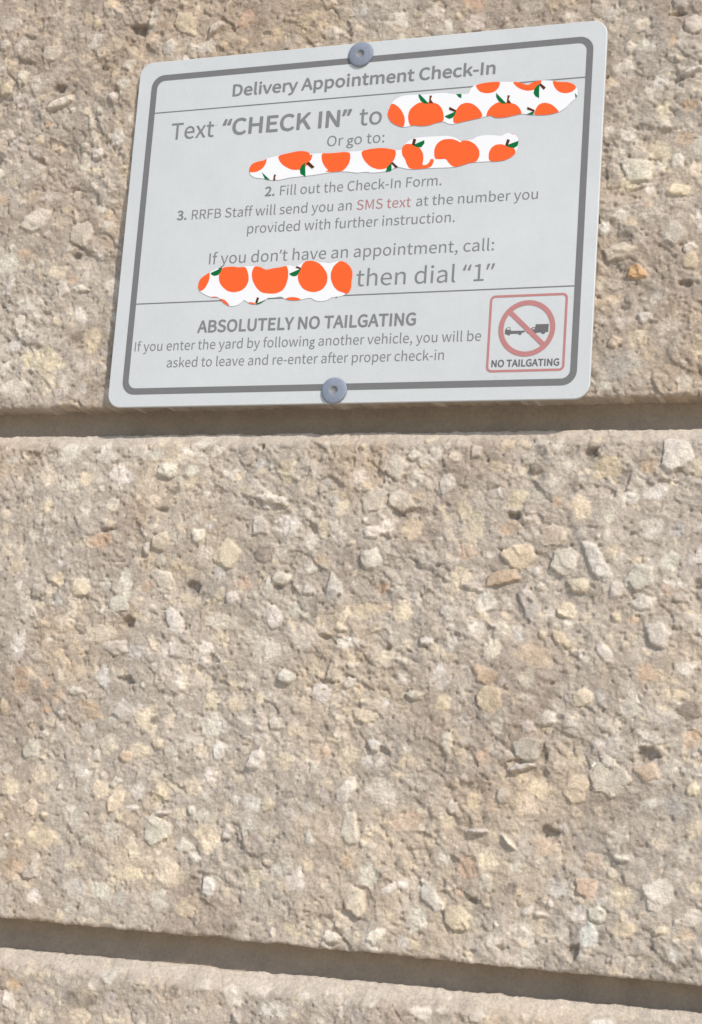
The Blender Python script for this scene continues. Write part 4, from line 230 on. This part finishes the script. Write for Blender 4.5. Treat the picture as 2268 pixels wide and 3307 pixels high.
def block(name, x0, x1, y0, y1, xs, ys, seed, stone_ids, lip=5.0, clamp=False, detail=True, tilt=0.0, falloff=0.0):
    xs = np.concatenate([[xs[0]], xs, [xs[-1]]]); ys = np.concatenate([[ys[0]], ys, [ys[-1]]])
    X, Y = np.meshgrid(xs, ys, indexing='ij')
    ox = seed * 991.0
    wx = X + 0.9 * fbm(X + ox, Y, 5, 3, 1); wy = Y + 0.9 * fbm(X + ox, Y, 5, 3, 2)
    low = 1.5 * fbm(X + ox, Y, 75, 2, 3) + 1.1 * fbm(X + ox, Y, 26, 2, 4)
    h = low.copy()
    # the block broke along a slanting grain: chips are longer down to the right
    gx = (wx * 0.82 - wy * 0.57) * 0.68; gy = (wx * 0.57 + wy * 0.82) * 1.12
    f1, i1 = facets(gx + ox, gy, 6.0, 3); f2, i2 = facets(gx + ox, gy, 2.5, 8)
    calm = 0.35 + 0.65 * sstep(-0.25, 0.3, fbm(X + ox, Y, 22, 2, 21))
    h += calm * (0.78 * f1 + 0.42 * f2)
    if detail:
        f3, i3 = facets(gx + ox, gy, 1.25, 5)
        h += 0.26 * f3 * (0.5 + 0.5 * calm)
        h += 0.40 * fbm(X + ox, Y, 3.2, 4, 6, 0.66) + 0.9 * calm * fbm(X + ox, Y, 9, 3, 7, 0.6)
        pit = fbm(X + ox, Y, 1.9, 2, 33); h -= 0.55 * sstep(0.42, 0.62, pit)
    n1 = fbm(X + ox, Y, 9, 3, 12); n2 = fbm(X + ox, Y, 2.2, 3, 14)
    colr = PAL['m'][None, None, :] * (1 + 0.10 * n1 + 0.12 * n2)[..., None]
    # small flush chips told by colour only
    chip = sstep(0.62, 0.80, i2) * sstep(-0.1, 0.35, fbm(X + ox, Y, 4, 2, 40))
    tint = np.where((i1 > 0.5)[..., None], PAL['w'], PAL['y'])
    colr = colr + (tint - colr) * (0.65 * chip)[..., None]
    patch = sstep(0.05, 0.5, fbm(X + ox, Y, 34, 3, 50))
    colr = colr * (1 + patch[..., None] * np.array([0.05, 0.01, -0.05]))
    # brown stains high up and in slanting patches; exposure falloff painted over upper block
    dirt_falloff = sstep(0.0, 0.55, fbm(X + ox, Y, 45, 4, 54, 0.6) + 0.5 * sstep(55, 100, Y) + falloff)
    own = np.full(X.shape, -1, int)
    for si in stone_ids:
        cx, cy, rx, ry, ty, ra, ang = stones[si]
        q = np.random.default_rng(1000 + si)
        rr = max(rx, ry) * 1.25 + 1
        a0, a1 = np.searchsorted(xs, (cx - rr, cx + rr)); b0, b1 = np.searchsorted(ys, (cy - rr, cy + rr))
        if a1 - a0 < 2 or b1 - b0 < 2: continue
        S = (slice(a0, a1), slice(b0, b1))
        x = X[S] - cx; y = Y[S] - cy
        if ang == 0: ang = q.uniform(-14, 14)
        ca, sa = math.cos(math.radians(ang)), math.sin(math.radians(ang))
        u = (x * ca + y * sa) / rx; v = (-x * sa + y * ca) / ry
        wn = fbm(X[S] + ox, Y[S], max(1.2, min(rx, ry) * 1.0), 4, 60, 0.62)
        k = q.integers(4, 7); th0 = q.uniform(0, 6.28)
        sd = np.full(x.shape, -9.0)
        for j in range(k):
            t = th0 + (j + q.uniform(-.28, .28)) * 2 * math.pi / k
            sd = np.maximum(sd, u * math.cos(t) + v * math.sin(t) - q.uniform(0.72, 1.0))
        sd = np.maximum(sd, (np.hypot(u, v) - 1.16)) + 0.26 * wn
        e = -sd * min(rx, ry)
        if ty == 'p':
            wgt = sstep(-0.2, 0.9, e); depth = 1.3 + 0.35 * min(rx, ry)
            h[S] = h[S] - 0.8 * depth * wgt
            colr[S] = colr[S] * (1 - 0.25 * wgt[..., None]); continue
        ic = np.clip(np.searchsorted(xs, cx), 0, len(xs) - 1); jc = np.clip(np.searchsorted(ys, cy), 0, len(ys) - 1)
        base = low[S] * 0.6 + low[ic, jc] * 0.4
        tx, ty_ = q.uniform(-.35, .35, 2)
        top = base + 0.12 + 0.75 * ra + 0.6 * min(rx, 4) * 0.25 * (tx * u + ty_ * v) - 0.35 * (u * u + v * v) * (0.4 + 0.5 * ra)
        g1, _ = facets(gx[S] + si * 7.7, gy[S], max(1.6, min(rx, ry) * 0.9), 4)
        top += g1 * (0.22 + 0.10 * min(rx, 4) * 0.5) + 0.14 * fbm(X[S] + si, Y[S], 1.6, 3, 66) + 0.18 * wn
        wgt = sstep(0.0, 0.55 if ra > 0 else 0.9, e)
        if ra < 0.3:
            top = top * 0.4 + h[S] * 0.6
        rim = np.exp(-((e - 0.0) / 0.35) ** 2) * (0.0 if ra < 0.3 else (0.16 if ra < 1 else 0.08))
        h[S] = h[S] * (1 - wgt) + top * wgt - rim
        c = PAL[ty] * (1 + q.uniform(-.09, .09)) * np.array([1 + q.uniform(-.03, .03), 1, 1 + q.uniform(-.05, .05)])
        cov = 0.50 + 0.46 * sstep(-0.35, 0.2, fbm(X[S] + 3 * ox, Y[S], 3.4, 4, 70, 0.6)) if ra < 1 else 0.84
        cc = c[None, None, :] * (1 + 0.20 * wn + 0.10 * g1)[..., None]
        cw = (sstep(-0.3, 0.7 if ra else 1.0, e) * cov)[..., None]
        colr[S] = colr[S] * (1 - cw) + cc * cw
        own[S] = np.where(e > 0.12, si, own[S])
    colr = colr * (1 - dirt_falloff[..., None] * np.array([0.15, 0.19, 0.22]))
    # arrises: the face slopes back to the joints, most of all along the upper edge
    rag = 0.55 * fbm(X + ox, Y * 0.3, 7, 3, 80)
    et = (y1 - Y) + rag; eb = (Y - y0) + 0.7 * rag; es = np.minimum(X - x0, x1 - X) + rag
    smooth_band = sstep(lip * 1.0, lip * 0.25, et + 1.2 * fbm(X + ox, Y, 14, 2, 82))
    h = h * (1 - 0.70 * smooth_band) + low * 0.12 * smooth_band
    colr = colr * (1 - 0.7 * smooth_band[..., None]) + PAL['m'] * 1.2 * 0.7 * smooth_band[..., None]  # paler edge band: sunlit look of the sloped lip put into the colour
    z = FACE + h
    if clamp:        # nothing stands proud enough to touch the sign's back
        inb = sstep(97, 91, np.abs(X)) * sstep(75, 69, np.abs(Y))
        lim = -1.7
        zz = np.where(z > lim - 0.6, lim - 0.6 + 0.6 * np.tanh((z - lim + 0.6) / 0.6), z)
        z = z * (1 - inb) + zz * inb
    z -= 4.3 * (1 - sstep(0.8, lip + 0.6, et)) + 1.0 * np.clip(1 - et / 1.3, 0, 1) ** 2
    z -= 0.7 * np.clip(1 - eb / 1.2, 0, 1) ** 2 + 2.0 * np.clip(1 - es / 3.0, 0, 1) ** 2
    # ragged outline in plan
    rg = 0.62 * fbm(X + ox, X * 0 + 5, 4.0, 5, 90, 0.72) + 1.1 * np.minimum(0, fbm(X + ox, X * 0 + 9, 13, 3, 91) + 0.12) * 1.5
    Yd = Y + np.where(Y > (y0 + y1) / 2, 1, -1) * rg * np.exp(-np.minimum(y1 - Y, Y - y0) / 1.2)
    Yd = Yd + tilt * (X - 10)
    z[0, :] = z[-1, :] = -24; z[:, 0] = z[:, -1] = -24
    nx, ny = X.shape
    V = np.stack([X.ravel(), Yd.ravel(), z.ravel()], 1); Cc = np.clip(colr.reshape(-1, 3), 0.02, 0.85)
    idx = np.arange(nx * ny).reshape(nx, ny)
    F = np.stack([idx[:-1, :-1], idx[1:, :-1], idx[1:, 1:], idx[:-1, 1:]], -1).reshape(-1, 4)
    O = own.ravel()
    fo = O[F]
    same = (fo == fo[:, :1]).all(1) & (fo[:, 0] >= 0)
    fown = np.where(same, fo[:, 0], -1)
    sing = np.isin(fown, list(SINGLE))
    def make(nm, f, v, c, parent, mat=MAT_STONE):
        used, inv_ = np.unique(f, return_inverse=True)
        me = mesh_np(nm, worldify(v[used]), inv_.reshape(f.shape), True, c[used])
        return new_obj(nm, me, mat, parent)
    b = make(name, F[~sing], V, Cc, wall)
    for si in np.unique(fown[sing]):
        f = F[fown == si]
        if len(f) < 6: continue
        # skirt: the stone runs on into the block
        ed = np.concatenate([f[:, [0, 1]], f[:, [1, 2]], f[:, [2, 3]], f[:, [3, 0]]])
        key = np.sort(ed, 1); _, ii, cnt = np.unique(key, axis=0, return_index=True, return_counts=True)
        be = ed[ii[cnt == 1]]
        used, inv_ = np.unique(f, return_inverse=True)
        v = V[used]; c = Cc[used]; f2 = inv_.reshape(f.shape)
        lut = {g: k for k, g in enumerate(used)}
        bv = np.unique(be); n0 = len(v)
        cen = v.mean(0)
        va = V[bv]; vb = va.copy(); vb[:, 2] -= 2.2; vb[:, :2] += (cen[:2] - vb[:, :2]) * 0.15
        l1 = {g: n0 + k for k, g in enumerate(bv)}; l2 = {g: n0 + len(bv) + k for k, g in enumerate(bv)}
        sk = np.array([[l1[e[1]], l1[e[0]], l2[e[0]], l2[e[1]]] for e in be])
        me = mesh_np('stone', worldify(np.concatenate([v, va, vb])), np.concatenate([f2, sk]), True, np.concatenate([c, Cc[bv], Cc[bv]]))
        new_obj('stone', me, MAT_STONE, b)
    return b

def axis(lo, hi, flo, fhi, step, coarse):
    a = np.arange(max(lo, flo), min(hi, fhi), step)
    l = np.arange(lo, a[0] - coarse * 0.6, coarse) if a[0] - lo > coarse * 0.6 else (np.array([lo]) if a[0] > lo else np.array([]))
    r = np.arange(a[-1] + coarse, hi - coarse * 0.4, coarse) if hi - a[-1] > coarse else np.array([])
    return np.unique(np.concatenate([l, a, r, [hi]]))

BX0, BX1 = -190.0, 171.0
STEP = 0.44
xs = axis(BX0, BX1, -170, 146, STEP, 1.6)
def sids(a, b):
    return [i for i, s in enumerate(stones) if a < s[1] < b]
upper = block('concrete_block', BX0, BX1, -65.5, 108.5, xs, axis(-65.5, 108.5, -70, 115, STEP, 1), 1, sids(-65.5, 108.5), clamp=True, falloff=0.16)  # whole block coloured darker to imitate exposure falloff
middle = block('concrete_block', BX0, BX1, -249.5, -75.2, xs, axis(-249.5, -75.2, -260, -60, STEP, 1), 2, sids(-249.5, -74.8), lip=5.2)
lower = block('concrete_block', BX0, BX1, -433.0, -259.1, xs, axis(-433, -259.1, -298, -250, STEP, 2.2), 3, sids(-433, -259.4), lip=6.5, tilt=0.0102)
upper['label'] = 'block behind the sign'
middle['label'] = 'whole block below the sign'

# the courses and neighbours outside the picture: two coarser blocks shared by all
PITCH, LEN = 184.0, 370.0
cx_ = np.arange(BX0, BX1 + .1, 361 / 150.0); cy_ = np.linspace(-249.5, -75.0, 74)
far_a = block('concrete_block', BX0, BX1, -249.5, -75.0, cx_, cy_, 5, [], detail=True)
far_b = block('concrete_block', BX0, BX1, -249.5, -75.0, cx_, cy_, 6, [], detail=True)
n = 0
ZB = int(math.ceil((H0 / U - 249.5) / PITCH))
for c in (-2, -1, 0, 1, 2):
    for r in range(-ZB, 4):
        if c == 0 and r in (-1, 0, 1): continue
        src = far_a if (n * 7 + c) % 2 else far_b
        if n == 0: o = far_a
        elif n == 1: o = far_b
        else:
            o = src.copy(); COL.objects.link(o); o.parent = wall
        o.location = (c * LEN * U, 0, r * PITCH * U); n += 1

def strip(name, x0, x1, y0, y1, vertical=False, step=0.7, zc=-12.6, seed=0):
    L = np.arange(x0, x1 + step, step) if not vertical else np.arange(y0, y1 + step, step)
    c0, c1 = (y0, y1) if not vertical else (x0, x1)
    Cn = np.linspace(c0 - 2.5, c1 + 2.5, 22)
    A, B = np.meshgrid(L, Cn, indexing='ij')
    t = (B - (c0 + c1) / 2) / ((c1 - c0) / 2)
    z = zc - 0.9 * (1 - np.clip(t * t, 0, 1.4)) + 0.22 * fbm(A + seed * 50, B, 9, 3, 100) + 0.22 * fbm(A + seed * 50, B, 2.6, 4, 101)
    V = np.stack([A.ravel(), B.ravel(), z.ravel()], 1) if not vertical else np.stack([B.ravel(), A.ravel(), z.ravel()], 1)
    idx = np.arange(A.size).reshape(A.shape)
    F = np.stack([idx[:-1, :-1], idx[1:, :-1], idx[1:, 1:], idx[:-1, 1:]], -1).reshape(-1, 4)
    if vertical: F = F[:, ::-1]
    V2 = V.copy()
    return new_obj(name, mesh_np(name, worldify(V2), F, True), MAT_MORTAR, wall)
XL, XR = BX0 - 2 * LEN, BX1 + 2 * LEN
for r in range(-ZB, 4):
    yb = -258.5 + (r + 1) * PITCH
    near = r in (-1, 0)
    if r == 0: strip('mortar_joint', XL, XR, -75, -65.5, step=0.8, seed=1)
    elif r == -1: strip('mortar_joint', XL, XR, -258.5, -249.5, step=0.8, seed=2)
    else:
        yy = -75 + r * PITCH
        strip('mortar_joint', XL, XR, yy, yy + 9.5, step=4, seed=3 + abs(r))
YB, YT = -75 - ZB * PITCH - PITCH, -75 + 4 * PITCH
for c in (-2, -1, 0, 1):
    xx = BX1 + c * LEN
    strip('mortar_joint', xx, xx + 9, YB, YT, vertical=True, step=4, seed=9 + c, zc=-13.4)

# concrete pavement in front of the wall
g = mesh_np('pavement', [(-60, -80, 0), (60, -80, 0), (60, 40, 0), (-60, 40, 0)], [[0, 1, 2, 3]], False)
go = new_obj('pavement', g, MAT_GROUND); go['kind'] = 'structure'

# ---------------------------------------------------------------- the sign
def rrect(x0, x1, y0, y1, r, n=10):
    out = []
    for cx, cy, a in ((x1 - r, y1 - r, 0), (x0 + r, y1 - r, 90), (x0 + r, y0 + r, 180), (x1 - r, y0 + r, 270)):
        for k in range(n + 1):
            t = math.radians(a + 90 * k / n); out.append((cx + r * math.cos(t), cy + r * math.sin(t)))
    return out
def bow(x, y):       # the sheet is held at two screws and bows very slightly
    return 0.0 * x
sign = bpy.data.objects.new('notice_sign', None); COL.objects.link(sign)
sign['label'] = 'white Delivery Appointment Check-In notice with grey frame screwed to the block wall'
sign['category'] = 'sign'

TH = 1.25
pr = rrect(-89, 89, -66.69, 66.69, 5.2)
n = len(pr)
prb = rrect(-88.75, 88.75, -66.44, 66.44, 4.95)
V = [(x, y, 0) for x, y in prb] + [(x, y, -0.25) for x, y in pr] + [(x, y, -TH) for x, y in pr]
me = bpy.data.meshes.new('sign_panel')
faces = [list(range(n))] + [[n + k, n + (k + 1) % n, (k + 1) % n, k] for k in range(n)] + \
        [[2 * n + k, 2 * n + (k + 1) % n, n + (k + 1) % n, n + k] for k in range(n)] + [list(range(3 * n - 1, 2 * n - 1, -1))]
me.from_pydata([W(*v) for v in V], [], faces); me.update()
me.materials.append(MAT_SIGN); me.materials.append(MAT_EDGE)
for p in me.polygons:
    if 0 < p.index <= 2 * n: p.material_index = 1 if p.index > n else 0
new_obj('sign_panel', me, None, sign)

def flat_curve_mesh(name, splines, z, mat, parent, offset=0.0, bez=False):
    """closed outlines (holes allowed) filled by Blender's curve filler, as a mesh"""
    cu = bpy.data.curves.new(name, 'CURVE'); cu.dimensions = '2D'; cu.fill_mode = 'BOTH'; cu.offset = offset
    cu.resolution_u = 5
    for sp in splines:
        if bez:
            s = cu.splines.new('BEZIER'); s.bezier_points.add(len(sp) // 6 - 1)
            for k, p in enumerate(s.bezier_points):
                a = sp[6 * k:6 * k + 6]
                p.handle_left_type = p.handle_right_type = 'FREE'
                p.co = (a[0], a[1], 0); p.handle_left = (a[2], a[3], 0); p.handle_right = (a[4], a[5], 0)
        else:
            s = cu.splines.new('POLY'); s.points.add(len(sp) - 1)
            for k, p in enumerate(sp): s.points[k].co = (p[0], p[1], 0, 1)
        s.use_cyclic_u = True
    ob = bpy.data.objects.new('tmp', cu); COL.objects.link(ob)
    dg = bpy.context.evaluated_depsgraph_get(); dg.update()
    me = bpy.data.meshes.new_from_object(ob.evaluated_get(dg))
    bpy.data.objects.remove(ob); bpy.data.curves.remove(cu)
    for v in me.vertices:
        v.co = W(v.co.x, v.co.y, z)
    me.name = name; me.materials.clear()
    me.update()
    return new_obj(name, me, mat, parent)

flat_curve_mesh('printed_frame', [rrect(-83.5, 84.5, -62.0, 61.15, 5.0), rrect(-81.1, 82.2, -59.65, 58.85, 3.0)[::-1]], 0.06, MAT_GREY, sign)
for yy in (46.2, -27.85):
    flat_curve_mesh('printed_line', [[(-81.1, yy - .2), (82.2, yy - .2), (82.2, yy + .2), (-81.1, yy + .2)]], 0.06, MAT_GREY, sign)

def text(s, x0, x1, base, cap, mat=MAT_TEXT, bold=0.0):
    pen = 0; sp = []; lo = 1e9; hi = -1e9
    for ch in s:
        adv, gl = GLYPHS[ch]
        for g_ in gl:
            for k in range(0, len(g_), 6):
                lo = min(lo, pen + g_[k]); hi = max(hi, pen + g_[k])
            sp.append((pen, g_))
        pen += adv
    kx = (x1 - x0 - 2 * bold) / (hi - lo); ky = (cap - 2 * bold) / 1000
    out = []
    for pen, g_ in sp:
        q = []
        for k in range(0, len(g_), 2):
            q += [x0 + bold + (pen + g_[k] - lo) * kx, base + bold + g_[k + 1] * ky]
        out.append(q)
    ob = flat_curve_mesh('lettering', out, 0.06, mat, sign, bez=True)
    if bold > 0.04:              # heavier strokes: the outline printed several times, a hair apart
        me = ob.data; n0 = len(me.vertices)
        co = np.zeros(n0 * 3); me.vertices.foreach_get('co', co); co = co.reshape(-1, 3)
        fs = [tuple(p.vertices) for p in me.polygons]
        vs = []; ff = []
        for k in range(9):
            t = k * math.pi / 4; dx, dz = (math.cos(t) * bold, math.sin(t) * bold) if k < 8 else (0, 0)
            vs.append(co + np.array([dx * U, -0.004 * k * U, dz * U]))
            ff += [tuple(i + k * n0 for i in f) for f in fs]
        m2 = bpy.data.meshes.new('lettering'); m2.from_pydata(np.concatenate(vs).tolist(), [], ff); m2.update()
        m2.materials.append(mat); ob.data = m2
    return ob

B_ = 0.034
text('Delivery Appointment Check-In', -49.8, 50.2, 50.2, 4.7, bold=4.7 * B_)
text('Text', -73.4, -56.0, 35.1, 6.4, bold=0.05)
text('“CHECK IN”', -52.7, -2.1, 35.1, 6.45, bold=6.4 * B_)
text('to', 0.9, 9.4, 35.0, 6.4, bold=0.05)
text('Or go to:', -10.8, 10.9, 28.0, 3.85)
text('2.', -33.4, -29.6, 10.65, 3.6, bold=3.6 * B_)
text('Fill out the Check-In Form.', -27.5, 33.2, 10.65, 3.6)
text('3.', -67.8, -63.9, 3.55, 3.6, bold=3.6 * B_)
text('RRFB Staff will send you an', -61.8, 0.5, 3.5, 3.6)
text('SMS text', 2.4, 22.5, 3.4, 3.6, MAT_PINK)
text('at the number you', 24.4, 67.9, 3.5, 3.6)
text('provided with further instruction.', -39.1, 38.9, -3.05, 3.6)
text('If you don’t have an appointment, call:', -53.2, 53.5, -14.0, 4.15)
text('then dial “1”', 4.3, 54.3, -24.7, 6.0)
text('ABSOLUTELY NO TAILGATING', -55.4, 27.3, -39.6, 4.6, bold=4.6 * B_)
text('If you enter the yard by following another vehicle, you will be', -79.9, 50.9, -45.8, 3.5)
text('asked to leave and re-enter after proper check-in', -66.3, 38.2, -52.15, 3.5)
text('NO TAILGATING', 55.1, 78.4, -55.2, 2.5, MAT_DARK, bold=2.5 * 0.035)

# no-tailgating pictogram
flat_curve_mesh('red_frame', [rrect(53.25, 80.2, -57.0, -30.1, 1.9), rrect(54.08, 79.37, -56.17, -30.93, 1.1)[::-1]], 0.06, MAT_RED, sign)
CX, CY = 66.62, -42.0
circ = lambda r: [(CX + r * math.cos(t * math.pi / 32), CY + r * math.sin(t * math.pi / 32)) for t in range(64)]
flat_curve_mesh('prohibition_ring', [circ(9.78), circ(8.05)[::-1]], 0.10, MAT_RED, sign)
a = math.radians(-44); dx, dy = math.cos(a), math.sin(a); hw = 0.80
bar = [(CX + dx * s - dy * t, CY + dy * s + dx * t) for s, t in ((-8.3, -hw), (8.3, -hw), (8.3, hw), (-8.3, hw))]
flat_curve_mesh('prohibition_bar', [bar], 0.13, MAT_RED, sign)
for k, poly in PATCHES[3]['shapes']:
    if k == 'T': flat_curve_mesh('truck_print', [poly], 0.08, MAT_DARK, sign)
    else: flat_curve_mesh('truck_window_print', [poly], 0.11, MAT_SIGN, sign)

# digital redaction marks, not on the real sign, added as flat orange-fruit sheets
def chaikin(p, it=2):
    for _ in range(it):
        q = []
        for k in range(len(p)):
            a_, b_ = p[k], p[(k + 1) % len(p)]
            q += [(a_[0] * .8 + b_[0] * .2, a_[1] * .8 + b_[1] * .2), (a_[0] * .2 + b_[0] * .8, a_[1] * .2 + b_[1] * .8)]
        p = q
    return p
PATCH_LABELS = ['sticker with oranges at the upper right', 'sticker with oranges under the second heading line', 'sticker with oranges left of then dial']
for k_, pch in enumerate(PATCHES[:3]):
    st = flat_curve_mesh('sticker', [chaikin(pch['outline'])], 0.16, MAT_WHITE, sign)
    st['label'] = PATCH_LABELS[k_]
    for k, poly in pch['shapes']:
        if k == 'O': flat_curve_mesh('orange_fruit_print', [chaikin(poly)], 0.20, MAT_ORANGE, st)
        elif k == 'G': flat_curve_mesh('leaf_print', [poly], 0.23, MAT_LEAF, st)
        elif k == 'B': flat_curve_mesh('stem_print', [poly], 0.26, MAT_STEM2 if len(poly) == 5 else MAT_STEM, st)

# screws: domed washer heads with a socket recess
def screw(cx, cy, rot, label):
    root = bpy.data.objects.new('screw', None); COL.objects.link(root); root.location = W(cx, cy, 0)
    root['label'] = label; root['category'] = 'screw'; root['group'] = 'screws holding the sign'
    prof = [(4.55, 0.02), (4.72, 0.25), (4.70, 0.55), (4.5, 0.75), (3.9, 0.92), (2.9, 1.06), (2.0, 1.14), (1.62, 1.15), (1.48, 1.08)]
    seg = 48; V = []
    for r, z in prof:
        for s in range(seg):
            t = 2 * math.pi * s / seg
            rr = r * (1 + 0.012 * math.sin(3 * t + rot))
            if r < 1.6: rr = r * (0.90 + 0.10 * abs(math.cos(3 * (t + rot))))
            V.append((rr * math.cos(t), rr * math.sin(t), z))
    F = [[i * seg + s, i * seg + (s + 1) % seg, (i + 1) * seg + (s + 1) % seg, (i + 1) * seg + s] for i in range(len(prof) - 1) for s in range(seg)]
    me = mesh_np('screw_head', [(x * U, -z * U, y * U) for x, y, z in V], F, True)
    new_obj('screw_head', me, MAT_SCREW, root)
    V = []; 
    for r, z in ((1.50, 1.10), (1.2, 0.72), (0.0, 0.62)):
        for s in range(24):
            t = 2 * math.pi * s / 24; rr = r * (0.90 + 0.10 * abs(math.cos(3 * (t + rot))))
            V.append((rr * math.cos(t) * U, -z * U, rr * math.sin(t) * U))
    F = [[i * 24 + s, i * 24 + (s + 1) % 24, (i + 1) * 24 + (s + 1) % 24, (i + 1) * 24 + s] for i in range(2) for s in range(24)]
    new_obj('socket', mesh_np('socket', V, F, True), MAT_SOCKET, root)
    V = [(r * math.cos(2 * math.pi * s / 16) * U, -z * U, r * math.sin(2 * math.pi * s / 16) * U) for z in (0.1, -22) for r in (1.3,) for s in range(16)]
    new_obj('shank', mesh_np('shank', V, [[s, (s + 1) % 16, 16 + (s + 1) % 16, 16 + s] for s in range(16)], True), MAT_SCREW, root)
screw(-0.3, 62.0, 0.3, 'blue-grey round screw head at the top middle of the sign frame')
screw(-0.7, -62.2, 1.1, 'blue-grey round screw head at the bottom middle of the sign frame')
